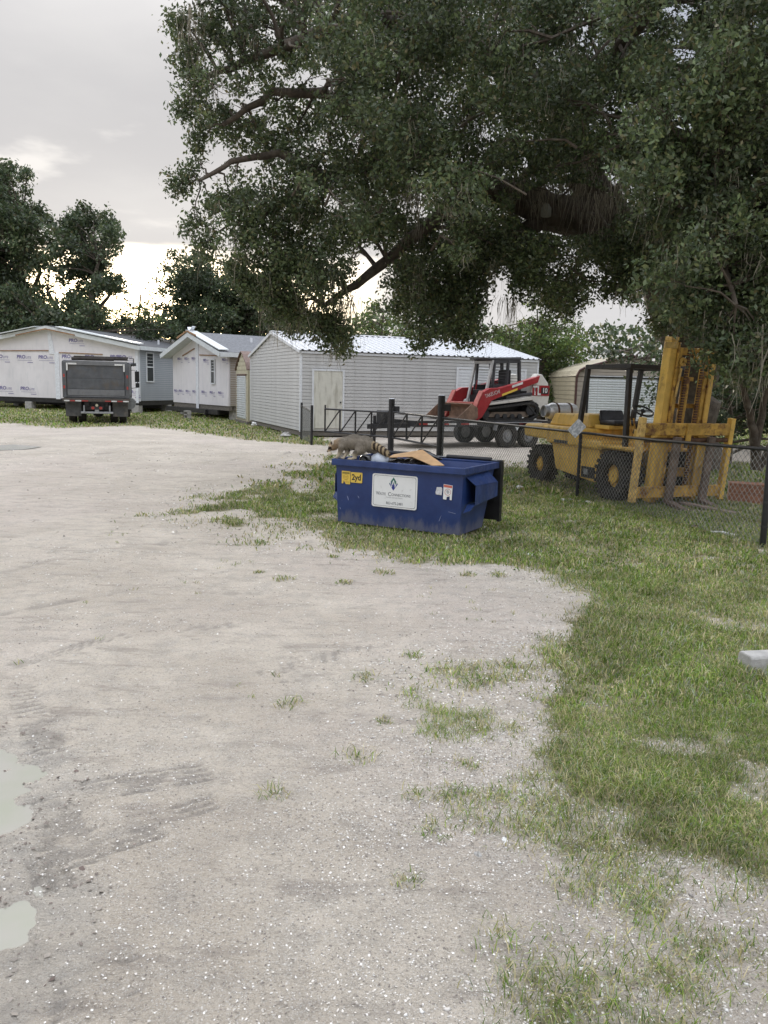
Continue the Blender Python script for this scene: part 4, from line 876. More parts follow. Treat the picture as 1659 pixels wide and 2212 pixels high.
M_['cardboard'] = mat('cardboard', (0.40, 0.25, 0.125), 0.85, var=0.12, scale=9, dirt=((0.24, 0.14, 0.06), 0.55, 0.8, 7))
LOCD = (-0.645, 10.61, 0)
o = remeshed('garbage_bag', MB().ball((1.0, 0.42, 0.66), (0.42, 0.32, 0.27), 16, 10).ball((0.72, 0.34, 0.70), (0.22, 0.24, 0.22), 12, 8), 0.03, M_['bag_black'], LOCD, -28.4, 3, 'STUCCI', 0.06, 0.09)
tag(o, 'black plastic garbage bag slumped in the dumpster under the cardboard', 'garbage bag')
o = remeshed('garbage_bag', MB().ball((0.42, 0.52, 0.68), (0.34, 0.30, 0.26), 16, 10).ball((0.36, 0.16, 0.76), (0.15, 0.09, 0.20), 12, 8), 0.03, M_['bag_black'], LOCD, -28.4, 3, 'STUCCI', 0.05, 0.08)
tag(o, 'black garbage bag beneath the raccoon at the dumpster corner', 'garbage bag')
o = remeshed('garbage_bag', MB().ball((0.83, 0.88, 0.80), (0.22, 0.14, 0.20), 12, 8).tube([(0.80, 0.85, 0.9), (0.95, 0.85, 0.95), (1.15, 0.85, 0.88)], [0.07, 0.05, 0.02], 8), 0.025, M_['bag_black'], LOCD, -28.4, 3, 'STUCCI', 0.05, 0.07)
tag(o, 'black bag with a trailing corner at the back of the dumpster behind the tail', 'garbage bag')
o = remeshed('plastic_jug', MB().ball((0.60, 0.10, 0.90), (0.125, 0.09, 0.11), 14, 10).ball((0.65, 0.12, 0.98), (0.06, 0.05, 0.06), 10, 8).cyl((0.51, 0.09, 0.80), (0.69, 0.1, 0.80), 0.07, n=10), 0.02, M_['bag_white'], LOCD, -28.4, 4, 'STUCCI', 0.02, 0.08)
tag(o, 'crumpled pale blue white plastic jug wedged behind the dumpster rim', 'plastic jug')
cpoly = [(0.62, 0.45, 0.95), (1.0, 0.52, 1.03), (1.53, 0.06, 0.895), (1.37, 0.04, 0.885), (0.98, 0.26, 0.955), (0.64, 0.22, 0.925)]; nq = len(cpoly)
cb = MB().add(cpoly + [(a, b, c - 0.006) for a, b, c in cpoly], [tuple(range(nq)), tuple(reversed(range(nq, 2*nq)))] + [(i, (i+1) % nq, nq + (i+1) % nq, nq + i) for i in range(nq)])
o = cb.build('cardboard_sheet', M_['cardboard']); o.location = LOCD; o.rotation_euler = (0, 0, R(-28.4)); tag(o, 'torn brown cardboard sheet lying across the garbage bags', 'cardboard')
o = remeshed('paper_scrap', MB().ball((0.065, 0.035, 0.915), (0.045, 0.03, 0.035), 10, 6).ball((0.09, 0.05, 0.94), (0.03, 0.02, 0.03), 8, 6), 0.012, M_['white_plain'], LOCD, -28.4, 2, 'STUCCI', 0.02, 0.03)
tag(o, 'crumpled white paper scrap on the rim between the raccoon forefeet', 'paper scrap')

# ------------------------------------------------------------------ raccoon on the rim, facing left
rc = thing('raccoon', 'grey brown raccoon with ringed tail stepping along the dumpster rim', 'raccoon', tuple(DBM @ Vector((0, 0.0, DH))), -28.4)
b = MB()
def limb(pts, rad): b.tube(pts, rad, 10)
def chain(pts, rad):
    for i in range(len(pts)):
        rr2 = rad[i]; b.ball(pts[i], (rr2, rr2, rr2), 10, 7)
    b.tube(pts, rad, 10)
# trunk: chest to arched back to rump
b.ball((0.13, 0.03, 0.205), (0.125, 0.085, 0.090), 14, 10); b.ball((0.26, 0.035, 0.225), (0.145, 0.100, 0.108), 14, 10)
b.ball((0.40, 0.04, 0.215), (0.135, 0.098, 0.105), 14, 10); b.ball((0.48, 0.04, 0.19), (0.085, 0.075, 0.08), 12, 8)
chain([(0.12, 0.03, 0.215), (0.03, 0.02, 0.20), (-0.03, 0.01, 0.175)], [0.075, 0.066, 0.058])           # neck
b.ball((-0.055, 0.0, 0.155), (0.062, 0.056, 0.056), 12, 10); b.ball((-0.07, -0.025, 0.135), (0.04, 0.03, 0.032), 10, 8); b.ball((-0.07, 0.03, 0.135), (0.04, 0.03, 0.032), 10, 8)  # skull and cheeks
chain([(-0.085, 0.0, 0.130), (-0.115, -0.002, 0.098), (-0.128, -0.003, 0.082)], [0.034, 0.022, 0.014])     # muzzle
chain([(0.10, -0.03, 0.16), (0.075, -0.03, 0.09), (0.045, -0.028, 0.035), (0.02, -0.022, 0.014)], [0.046, 0.030, 0.021, 0.018]); b.ball((0.0, -0.022, 0.012), (0.030, 0.018, 0.012), 8, 6)
chain([(0.14, 0.05, 0.16), (0.155, 0.02, 0.09), (0.13, 0.0, 0.04), (0.12, -0.01, 0.014)], [0.046, 0.030, 0.021, 0.018]); b.ball((0.10, -0.010, 0.012), (0.030, 0.018, 0.012), 8, 6)
b.ball((0.38, -0.02, 0.16), (0.085, 0.05, 0.09), 12, 8)                                                   # thigh
chain([(0.36, -0.035, 0.12), (0.30, -0.035, 0.075), (0.31, -0.03, 0.035), (0.255, -0.025, 0.014), (0.20, -0.025, 0.012)], [0.05, 0.034, 0.024, 0.019, 0.015])
chain([(0.46, 0.08, 0.15), (0.54, 0.09, 0.12), (0.60, 0.08, 0.085), (0.66, 0.07, 0.10), (0.685, 0.06, 0.095)], [0.06, 0.042, 0.03, 0.022, 0.017])
TAIL = [(0.50, 0.045, 0.205), (0.56, 0.05, 0.195), (0.62, 0.05, 0.165), (0.67, 0.05, 0.138), (0.71, 0.05, 0.112), (0.74, 0.05, 0.085)]
chain(TAIL, [0.042, 0.044, 0.047, 0.048, 0.044, 0.028])
body = remeshed('body', b, 0.009, leaf_mat('raccoon_fur', 0, 0.9, 0.1), (0, 0, 0), 0, 5); body.parent = rc
def ear(sx_, y):
    e = MB(); e.add([(-0.035, y-0.012, 0.20), (-0.015, y+0.010, 0.205), (-0.028, y+0.0, 0.20), (-0.030, y-0.006, 0.262), (-0.05, y-0.012, 0.245), (-0.005, y, 0.245), (-0.022, y+0.014, 0.225)], [(0, 4, 3), (0, 3, 2), (2, 3, 5), (2, 5, 1), (1, 5, 6), (0, 2, 6), (6, 5, 3), (6, 3, 4), (0, 6, 4)]); return e
def fur_col(x, y, z, top):
    """coat pattern by place on the animal"""
    n_ = fbm(x*40+5*y*40, z*40+y*13, 1.0, 91, 2)
    c_ = np.array([0.205, 0.18, 0.145])[None] * (0.75 + 0.5*n_[:, None])
    warm = sst(x, 0.12, -0.03); c_ = c_*(1-warm[:, None]*0.6) + np.array([0.33, 0.215, 0.115])[None]*warm[:, None]*0.6
    dark = sst(z, 0.24, 0.33) * (x > 0.1); c_ = c_*(1-0.35*dark[:, None])
    leg = (sst(z, 0.11, 0.05)) * (x > -0.03) * (x < 0.36); c_ = c_*(1-leg[:, None]) + np.array([0.50, 0.44, 0.34])[None]*leg[:, None]
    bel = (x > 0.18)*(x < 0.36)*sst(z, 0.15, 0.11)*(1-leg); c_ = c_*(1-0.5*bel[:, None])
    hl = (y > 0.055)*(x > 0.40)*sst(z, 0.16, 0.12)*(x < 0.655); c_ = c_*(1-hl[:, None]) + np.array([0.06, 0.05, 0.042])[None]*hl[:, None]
    pw_ = (y > 0.03)*(x > 0.655)*(x < 0.71)*(z < 0.125)*(z > 0.08); 
    # head: pale brow, black mask, pale muzzle, dark nose
    hd = x < -0.045
    mask = hd*(z < 0.155)*(z > 0.112)*(x > -0.118); pale = hd*((z >= 0.155)*(z < 0.175) + (z <= 0.112)); nose = (x < -0.122)
    c_ = np.where(mask[:, None] > 0, np.array([0.035, 0.025, 0.02]), c_); c_ = np.where(pale[:, None] > 0, np.array([0.45, 0.36, 0.25]), c_); c_ = np.where(nose[:, None], np.array([0.012, 0.01, 0.01]), c_)
    # tail rings
    tx_ = np.clip((x-0.50)/0.27, 0, 1); tl_ = (x > 0.515)*(z > 0.165-(x-0.5)*0.42)*(y < 0.12)*(z < 0.27)
    ph = np.mod(tx_*5.2+0.1, 1.0); rg = np.where((ph < 0.48)[:, None], np.array([0.05, 0.038, 0.03]), np.array([0.34, 0.265, 0.165]))
    return np.where((tl_ > 0)[:, None] & (x > 0.53)[:, None], rg, c_)
bm_ = body.data; co = np.empty(len(bm_.vertices)*3, np.float32); bm_.vertices.foreach_get('co', co); co = co.reshape(-1, 3).astype(float)
nr = np.empty(len(bm_.vertices)*3, np.float32); bm_.vertices.foreach_get('normal', nr); nr = nr.reshape(-1, 3)
cc = fur_col(co[:, 0], co[:, 1], co[:, 2], None)
a = bm_.color_attributes.new('tint', 'FLOAT_COLOR', 'POINT'); c4 = np.ones((len(co), 4), np.float32); c4[:, :3] = cc; a.data.foreach_set('color', c4.ravel())
# short fur: thin tapered hairs lying back along the body
k = rng.integers(0, len(co), 9000); root = co[k] + rng.normal(0, 0.003, (9000, 3)); nn = nr[k]
hl_ = np.where(co[k][:, 0] > 0.52, 0.022, 0.016) * (0.5 + rng.random(9000)) * np.where((co[k][:, 2] < 0.06) | (co[k][:, 0] < -0.08), 0.35, 1.0)
dirv = nn*0.55 + np.array([0.75, 0, -0.25])[None] + rng.normal(0, 0.2, (9000, 3)); dirv /= np.linalg.norm(dirv, axis=1)[:, None]
side = np.cross(dirv, nn + 1e-3); side /= (np.linalg.norm(side, axis=1)[:, None] + 1e-9)
V = np.stack([root-side*0.0016, root+side*0.0016, root+dirv*hl_[:, None]], 1).reshape(-1, 3)
fc = np.repeat(cc[k]*(0.7+0.7*rng.random((9000, 1))), 3, 0)
fo = link('fur', np_mesh('fur', V, np.arange(len(V)).reshape(-1, 3), body.data.materials[0], fc), rc)
M_['ear_pale'] = mat('ear_pale', (0.50, 0.44, 0.36), 0.9); M_['ear_dark'] = mat('ear_dark', (0.06, 0.04, 0.03), 0.9)
for y in (-0.052, 0.042):
    e = MB().ball((-0.032, y, 0.208), (0.027, 0.013, 0.036), 12, 8).build('ear', M_['ear_pale'], rc, smooth=80); e.rotation_euler = (0, 0, 0)
    MB().ball((-0.038, y-0.006, 0.204), (0.017, 0.010, 0.024), 10, 7).build('ear_inside', M_['ear_dark'], e, smooth=80)
for y in (-0.038, 0.036): MB().ball((-0.088, y*0.95, 0.140), 0.0075, 8, 6).build('eye', mat('raccoon_eye', (0.008, 0.007, 0.006), 0.1), rc, smooth=80)
MB().ball((-0.136, -0.003, 0.083), (0.010, 0.010, 0.008), 8, 6).build('nose', mat('raccoon_nose', (0.01, 0.009, 0.009), 0.3), rc, smooth=80)
o = MB().ball((-0.085, -0.02, 0.060), (0.032, 0.026, 0.028), 10, 7, 0.06).build('food_scrap', mat('pale_food', (0.60, 0.53, 0.42), 0.8, var=0.2, scale=30), None, smooth=60)
o.location = rc.location; o.rotation_euler = (0, 0, R(-28.4)); tag(o, 'pale food scrap held in the raccoon mouth', 'food scrap')

# ------------------------------------------------------------------ forklift: local x to the far side, y to the rear
M_['lift_yellow'] = mat('lift_yellow', (0.64, 0.41, 0.085), 0.55, var=0.16, scale=3, dirt=((0.17, 0.105, 0.04), 0.56, 0.80, 5), stain=((0.20, 0.11, 0.04), 0.55, (2, 2, 0.5)), bump=0.15)
M_['lift_rusty'] = mat('lift_rusty', (0.50, 0.30, 0.06), 0.7, var=0.25, scale=6, dirt=((0.14, 0.06, 0.025), 0.45, 0.68, 8), bump=0.3)
M_['lift_pale'] = mat('lift_pale', (0.62, 0.42, 0.14), 0.7, var=0.2, scale=8, dirt=((0.22, 0.11, 0.05), 0.48, 0.72, 14))
fk = thing('forklift', 'old yellow forklift with tall rusty mast parked on grass behind the fence', 'forklift', (3.79, 13.62, 0), 22)
Y_ = M_['lift_yellow']; RY = M_['lift_rusty']
def wheel(parent, c, r, w, hub_r, nl, out=-1):
    tb = tyre(MB(), c, r-0.025, w, 'x', 0.52); lugs(tb, c, r-0.028, w, nl)
    wh = tb.build('wheel', M_['black_rubber'], parent, smooth=35)
    hb = MB(); xo = c[0] + out*w*0.5
    hb.lathe([(0.02, out*w*0.30), (hub_r*0.55, out*w*0.30), (hub_r*0.62, out*w*0.16), (hub_r, out*w*0.16), (hub_r, out*w*0.05), (0.02, out*w*0.05)], c, 'x', 20)
    hb.build('hub', Y_, wh, smooth=35)
    nt_ = MB()
    for k in range(10):
        a = 2*math.pi*k/10; q = Vector((c[0]+out*w*0.16, c[1]+math.cos(a)*hub_r*0.82, c[2]+math.sin(a)*hub_r*0.82)); nt_.cyl(q, q+Vector((out*0.035, 0, 0)), 0.018, n=6)
    nt_.build('wheel_nuts', RY, wh)
    rmm = MB().lathe([(hub_r, out*w*0.02), (r*0.56, out*w*0.40), (r*0.56, -out*w*0.40), (hub_r, -out*w*0.02)], c, 'x', 24); rmm.build('rim', M_['dark_steel'], wh, smooth=40)
wheel(fk, (0.19, 0.0, 0.43), 0.43, 0.38, 0.20, 22, -1); wheel(fk, (1.41, 0.0, 0.43), 0.43, 0.38, 0.20, 22, 1)
wheel(fk, (0.38, 2.62, 0.38), 0.38, 0.28, 0.15, 20, -1); wheel(fk, (1.22, 2.62, 0.38), 0.38, 0.28, 0.15, 20, 1)
# chassis side panel with slanted ends
MB().prism([(0.42, 0.28), (0.68, 0.24), (1.85, 0.36), (2.02, 0.86), (0.55, 0.86), (0.46, 0.55)], 'x', 0.16, 1.44).build('chassis', Y_, fk, 0.02)
MB().prism([(0.40, 0.83), (2.10, 0.84), (2.14, 0.90), (2.92, 0.92), (2.96, 1.05), (2.90, 1.17), (0.95, 1.17), (0.95, 0.98), (0.40, 0.98)], 'x', 0.10, 1.50).build('counterweight', Y_, fk, 0.035)
MB().prism([(2.1, 0.45), (2.75, 0.35), (2.85, 0.90), (2.16, 0.898)], 'x', 0.66, 0.94).build('steer_axle', M_['dark_steel'], fk)
MB().box(0.094, 0.102, 1.42, 1.86, 0.86, 0.92).build('vent_slot', M_['ink'], fk)
MB().box(0.15, 0.17, 0.62, 1.02, 0.30, 0.50).build('battery_box', M_['black_paint'], fk); MB().box(0.13, 0.149, 0.80, 0.92, 0.36, 0.46).build('label_plate', M_['steel'], fk)
MB().box(0.12, 1.48, -0.40, 0.60, 0.86, 0.90).box(0.06, 0.46, -0.46, 0.48, 0.885, 0.93).build('fender', Y_, fk, 0.012)
hd = MB().hexa([Vector(v) for v in ((0.34, 1.12, 1.171), (1.30, 1.12, 1.171), (1.30, 2.42, 1.171), (0.34, 2.42, 1.171), (0.40, 1.20, 1.42), (1.24, 1.20, 1.42), (1.24, 2.34, 1.40), (0.40, 2.34, 1.40))]); hd.build('hood', Y_, fk, 0.03)
MB().box(0.42, 1.2, 0.66, 1.08, 1.171, 1.24).build('seat_base', Y_, fk, 0.01)
st = MB().box(0.50, 1.10, 0.62, 1.06, 1.24, 1.33).build('seat', M_['black_paint'], fk, 0.035); MB().hexa([Vector(v) for v in ((0.52, 1.02, 1.30), (1.08, 1.02, 1.30), (1.08, 1.10, 1.30), (0.52, 1.10, 1.30), (0.56, 1.10, 1.50), (1.04, 1.10, 1.50), (1.04, 1.16, 1.50), (0.56, 1.16, 1.50))]).build('backrest', M_['black_paint'], st, 0.02)
gd = M_['black_paint']
for x in (0.20, 1.36):
    MB().bar((x, -0.10, 0.92), (x, -0.08, 2.25), 0.075, 0.085, (0, 1, 0)).build('guard_post', gd, fk, 0.008)
    MB().bar((x, 1.22, 1.17), (x, 1.06, 2.25), 0.075, 0.085, (0, 1, 0)).build('guard_post', gd, fk, 0.008)
    MB().box(x-0.05, x+0.05, -0.16, 1.08, 2.22, 2.30).build('guard_rail', gd, fk, 0.008)
MB().box(0.251, 1.309, -0.15, -0.07, 2.225, 2.295).box(0.251, 1.309, 0.98, 1.06, 2.225, 2.295).build('guard_crossbar', gd, fk, 0.006)
rf_ = MB()
for k in range(5): rf_.box(0.25, 1.31, 0.05+k*0.19, 0.09+k*0.19, 2.24, 2.28)
rf_.build('guard_roof_bars', gd, fk)
stw = MB().lathe([(0.165, -0.012), (0.19, -0.012), (0.19, 0.012), (0.165, 0.012)], (0, 0, 0), 'z', 24); stw.cyl((0, 0, -0.45), (0, 0, 0.0), 0.022, n=8).bar((-0.17, 0, 0), (0.17, 0, 0), 0.025, 0.012).ball((0, 0, 0), (0.05, 0.05, 0.03))
o = stw.build('steering_wheel', M_['black_paint'], fk, smooth=50); o.location = (0.78, 0.22, 1.52); o.rotation_euler = (R(28), 0, 0)
MB().bar((0.5, 0.05, 0.95), (0.42, 0.12, 1.42), 0.02).bar((0.56, 0.05, 0.95), (0.52, 0.13, 1.40), 0.02).build('control_levers', RY, fk)
MB().box(0.35, 1.25, -0.32, -0.1, 0.90, 1.22).cyl((0.35, -0.3, 1.24), (0.62, -0.3, 1.24), 0.10, n=14).build('cowl', Y_, fk, 0.02)
# propane cylinder on the counterweight, lying across the machine
tkc = (0.67, 2.40, 1.55)
tn = MB().lathe([(0.0, -0.36), (0.09, -0.36), (0.135, -0.31), (0.165, -0.24), (0.165, 0.24), (0.135, 0.31), (0.09, 0.36), (0.0, 0.36)], (0.74, 2.62, 1.42), 'x', 24).build('propane_tank', mat('tank_alu', (0.58, 0.58, 0.57), 0.38, metal=0.55, var=0.1, scale=8), fk, smooth=40)
MB().lathe([(0.10, -0.42), (0.118, -0.42), (0.118, -0.32), (0.10, -0.32)], (0.74, 2.62, 1.42), 'x', 20).build('collar', M_['steel'], tn, smooth=40)
for x in (-0.16, 0.14): MB().lathe([(0.166, x-0.02), (0.173, x-0.02), (0.173, x+0.02), (0.166, x+0.02)], (0.74, 2.62, 1.42), 'x', 24).build('strap', M_['rust'], tn)
MB().box(0.50, 0.90, 2.52, 2.72, 1.171, 1.27).build('tank_cradle', M_['dark_steel'], tn)
MB().tube([(0.30, 2.75, 1.36), (0.24, 2.78, 1.50), (0.06, 2.80, 1.53), (0.18, 2.70, 1.36)], 0.02, 6).build('tank_bracket', M_['black_paint'], tn)
# tall mast, tipped forward
mast = bpy.data.objects.new('mast', None); COL.objects.link(mast); mast.parent = fk; mast.location = (0.86, -0.52, 0.05); mast.rotation_euler = (R(5.5), 0, 0)
for s in (-1, 1):
    MB().box(min(s*0.35, s*0.48), max(s*0.35, s*0.48), -0.06, 0.12, 0, 2.62).build('mast_rail', Y_, mast, 0.01)
    MB().box(min(s*0.332, s*0.348), max(s*0.332, s*0.348), -0.10, 0.10, 0.05, 2.60).build('rail_flange', RY, mast)
    MB().box(min(s*0.25, s*0.325), max(s*0.25, s*0.325), -0.08, 0.06, 0.1, 2.52).build('inner_rail', RY, mast, 0.01)
for za, zb_ in ((2.40, 2.52), (1.55, 1.62), (0.40, 0.55)): MB().box(-0.325, 0.325, 0.065, 0.11, za, zb_).build('mast_crossbar', RY, mast, 0.01)
MB().box(-0.62, -0.349, -0.08, -0.061, 2.50, 2.60).box(-0.49, -0.34, -0.06, 0.1, 2.621, 2.68).build('mast_cap', M_['lift_pale'], mast, 0.01)
MB().cyl((-0.06, -0.02, 0.15), (-0.06, -0.02, 2.05), 0.065, n=14).cyl((-0.06, -0.02, 2.05), (-0.06, -0.02, 2.35), 0.04, n=12).box(-0.17, 0.06, -0.06, 0.04, 2.0, 2.06).build('lift_cylinder', RY, mast, smooth=40)
link_me = MB().box(-0.030, 0.030, -0.012, 0.012, 0, 0.030).mesh('chain_link', M_['rust'])
for x in (-0.14, 0.17):
    for k in range(52):
        o = link('chain_link', link_me, mast); o.location = (x, -0.10, 0.32+k*0.042)
MB().lathe([(0.02, -0.02), (0.07, -0.02), (0.07, 0.02), (0.02, 0.02)], (-0.24, -0.09, 2.30), 'y', 16).lathe([(0.02, -0.02), (0.07, -0.02), (0.07, 0.02), (0.02, 0.02)], (0.05, -0.09, 2.36), 'y', 16).build('chain_wheel', RY, mast)
MB().bar((-0.30, -0.1, 1.75), (-0.26, -0.1, 2.2), 0.03).build('hose_guide', M_['lift_pale'], mast)
# carriage and load frame, riding on the mast
car = bpy.data.objects.new('carriage', None); COL.objects.link(car); car.parent = fk; car.location = (0.79, -0.72, 0.10); car.rotation_euler = (R(5.5), 0, 0)
for s in (-1, 1):
    MB().box(min(s*0.86, s*0.95), max(s*0.86, s*0.95), -0.08, 0.02, 0.0, 1.36).build('upright', M_['lift_pale'] if s < 0 else Y_, car, 0.008)
    MB().box(min(s*0.33, s*0.56), max(s*0.33, s*0.56), 0.02, 0.06, 0.20, 1.05).build('side_plate', Y_, car, 0.01)
MB().box(-0.86, 0.86, -0.07, 0.01, 1.08, 1.27).box(-0.05, 0.05, -0.10, -0.07, 0.98, 1.27).build('top_bar', RY, car, 0.008)
MB().box(-0.86, 0.86, -0.06, 0.01, 0.06, 0.24).build('bottom_bar', RY, car, 0.008)
MB().cyl((-0.86, -0.03, 1.0), (0.86, -0.03, 1.0), 0.038, n=12).build('fork_shaft', M_['rust'], car, smooth=40)
for x in (-0.24, 0.46):
    MB().box(x-0.07, x+0.07, -0.14, -0.08, -0.02, 1.06).hexa([Vector(v) for v in ((x-0.07, -0.14, -0.03), (x+0.07, -0.14, -0.03), (x+0.05, -1.40, -0.155), (x-0.05, -1.40, -0.155), (x-0.07, -0.14, 0.03), (x+0.07, -0.14, 0.03), (x+0.05, -1.40, -0.14), (x-0.05, -1.40, -0.14))]).build('fork', mat('fork_steel', (0.13, 0.095, 0.075), 0.75, var=0.3, scale=6), car, 0.006)

# ------------------------------------------------------------------ trailer and track loader on it
M_['trailer_black'] = mat('trailer_black', (0.02, 0.02, 0.022), 0.6, var=0.3, dirt=((0.10, 0.09, 0.075), 0.54, 0.8, 4))
tr = thing('equipment_trailer', 'black tandem axle flatbed trailer behind the gate carrying the track loader', 'trailer', (3.72, 25.50, 0), 30)
MB().box(-3.3, 2.25, 0.02, 2.06, 0.74, 0.83).build('deck', M_['old_wood'], tr); MB().box(-3.3, 2.25, -0.03, 0.018, 0.66, 0.84).box(-3.3, 2.25, 2.062, 2.11, 0.66, 0.84).box(-3.35, -3.3, -0.03, 2.11, 0.66, 0.84).build('frame_rail', M_['trailer_black'], tr)
for k in range(7):
    if k in (3, 4): continue
    MB().box(-3.2+k*0.75, -2.9+k*0.75, -0.040, -0.031, 0.72, 0.77).build('reflective_tape', M_['tape_red'], tr); MB().box(-2.9+k*0.75, -2.62+k*0.75, -0.040, -0.031, 0.72, 0.77).build('reflective_tape', M_['tape_white'], tr)
MB().bar((-3.3, 0.3, 0.70), (-4.3, 1.04, 0.62), 0.10, 0.14).bar((-3.3, 1.78, 0.70), (-4.3, 1.04, 0.62), 0.10, 0.14).cyl((-4.1, 1.04, 0.1), (-4.1, 1.04, 0.95), 0.05, n=10).build('tongue', M_['trailer_black'], tr)
MB().box(-3.9, -3.6, 0.8, 1.3, 0.7, 1.10).build('tool_box', M_['trailer_black'], tr, 0.02)
for yy, s in ((-0.02, -1), (2.10, 1)):
    for x in (0.0, 0.86):
        w = tyre(MB(), (x, yy+s*0.06, 0.38), 0.38, 0.24, 'y').build('wheel', M_['black_rubber'], tr, smooth=40)
        MB().lathe([(0.02, s*0.07), (0.10, s*0.09), (0.14, s*0.03), (0.22, s*0.05), (0.22, -0.05), (0.02, -0.05)], (x, yy+s*0.06, 0.38), 'y', 20).build('rim', M_['steel'], w, smooth=40)
MB().prism([(-0.5, 0.55), (-0.45, 0.80), (1.30, 0.80), (1.36, 0.55), (1.34, 0.55), (1.28, 0.785), (-0.43, 0.785), (-0.48, 0.55)], 'y', -0.22, -0.04).build('fender', M_['steel'], tr)

M_['loader_red'] = mat('loader_red', (0.30, 0.018, 0.022), 0.45, var=0.15, scale=4, dirt=((0.20, 0.07, 0.055), 0.55, 0.8, 4))
M_['loader_white'] = mat('loader_white', (0.60, 0.58, 0.53), 0.5, var=0.06, dirt=((0.30, 0.25, 0.19), 0.55, 0.8, 3))
M_['loader_pink'] = mat('loader_worn_red', (0.42, 0.12, 0.10), 0.6, var=0.2, scale=6, dirt=((0.35, 0.2, 0.15), 0.5, 0.8, 6))
M_['bucket'] = mat('bucket_steel', (0.20, 0.125, 0.085), 0.75, var=0.3, scale=5, dirt=((0.09, 0.06, 0.045), 0.5, 0.75, 4))
ld = thing('track_loader', 'red and white compact track loader with raised arms on the trailer', 'loader', (2.93, 25.36, 0.835), 30)
trk = [(0.02, 0.24), (0.10, 0.06), (0.30, 0.0), (2.05, 0.0), (2.28, 0.12), (2.36, 0.34), (2.26, 0.54), (2.05, 0.60), (0.42, 0.40), (0.12, 0.36)]
def inset(poly, s):
    cx = sum(q[0] for q in poly)/len(poly); cz = sum(q[1] for q in poly)/len(poly)
    return [(cx+(x-cx)*s, cz+(z-cz)*(s-0.17)) for x, z in poly]
for y0 in (0.0, 1.30):
    n_ = len(trk); ip = inset(trk, 0.93)
    b = MB(); b.add([(x, y0, z) for x, z in trk]+[(x, y0+0.36, z) for x, z in trk]+[(x, y0, z) for x, z in ip]+[(x, y0+0.36, z) for x, z in ip],
        [(i, (i+1) % n_, n_+(i+1) % n_, n_+i) for i in range(n_)]+[(2*n_+i, 3*n_+i, 3*n_+(i+1) % n_, 2*n_+(i+1) % n_) for i in range(n_)]+[(i, 2*n_+i, 2*n_+(i+1) % n_, (i+1) % n_) for i in range(n_)]+[(n_+i, n_+(i+1) % n_, 3*n_+(i+1) % n_, 3*n_+i) for i in range(n_)])
    P_ = [Vector((x, 0, z)) for x, z in trk]
    for i in range(n_):
        a_, b_ = P_[i], P_[(i+1) % n_]; dd = b_-a_; cnt = max(1, int(dd.length/0.10)); no = Vector((dd.z, 0, -dd.x)).normalized()*0.022
        for k in range(cnt):
            c_ = a_+dd*((k+0.5)/cnt); u_ = dd.normalized()*0.028
            b.hexa([Vector((0, y0+0.01, 0))+c_-u_, Vector((0, y0+0.35, 0))+c_-u_, Vector((0, y0+0.35, 0))+c_+u_, Vector((0, y0+0.01, 0))+c_+u_, Vector((0, y0+0.01, 0))+c_-u_+no, Vector((0, y0+0.35, 0))+c_-u_+no, Vector((0, y0+0.35, 0))+c_+u_+no, Vector((0, y0+0.01, 0))+c_+u_+no])
    tkk = b.build('track', M_['black_rubber'], ld)
    MB().prism([(0.35, 0.10), (2.0, 0.10), (1.9, 0.28), (0.5, 0.26)], 'y', y0+0.10, y0+0.30).build('track_frame', mat('muddy_frame', (0.17, 0.13, 0.10), 0.9, var=0.3), tkk)
    sp = MB()
    for x, z, r in ((2.02, 0.34, 0.17), (0.26, 0.2, 0.12), (0.7, 0.12, 0.09), (1.0, 0.12, 0.09), (1.3, 0.12, 0.09), (1.6, 0.12, 0.09)): sp.cyl((x, y0+0.05, z), (x, y0+0.31, z), r, n=16)
    sp.build('rollers', M_['dark_steel'], tkk, smooth=40)
MB().box(0.55, 2.3, 0.40, 1.26, 0.25, 0.95).build('hull', M_['black_paint'], ld, 0.02)
MB().prism([(0.30, 0.47), (2.05, 0.66), (2.10, 0.78), (0.32, 0.54)], 'y', 0.02, 0.34).prism([(0.30, 0.47), (2.05, 0.66), (2.10, 0.78), (0.32, 0.54)], 'y', 1.32, 1.64).build('track_guard', M_['loader_white'], ld, 0.01)
for y0 in (0.06, 1.36):
    MB().prism([(1.98, 0.72), (2.42, 0.35), (2.72, 0.25), (2.80, 0.9), (2.72, 1.20), (2.45, 1.48), (2.25, 1.50), (2.10, 1.32)], 'y', y0, y0+0.24).build('tail_panel', M_['loader_white'], ld, 0.03)
MB().prism([(2.3, 0.3), (2.74, 0.25), (2.82, 0.9), (2.70, 1.15), (2.3, 1.2)], 'y', 0.301, 1.359).build('engine_door', M_['loader_white'], ld, 0.02)
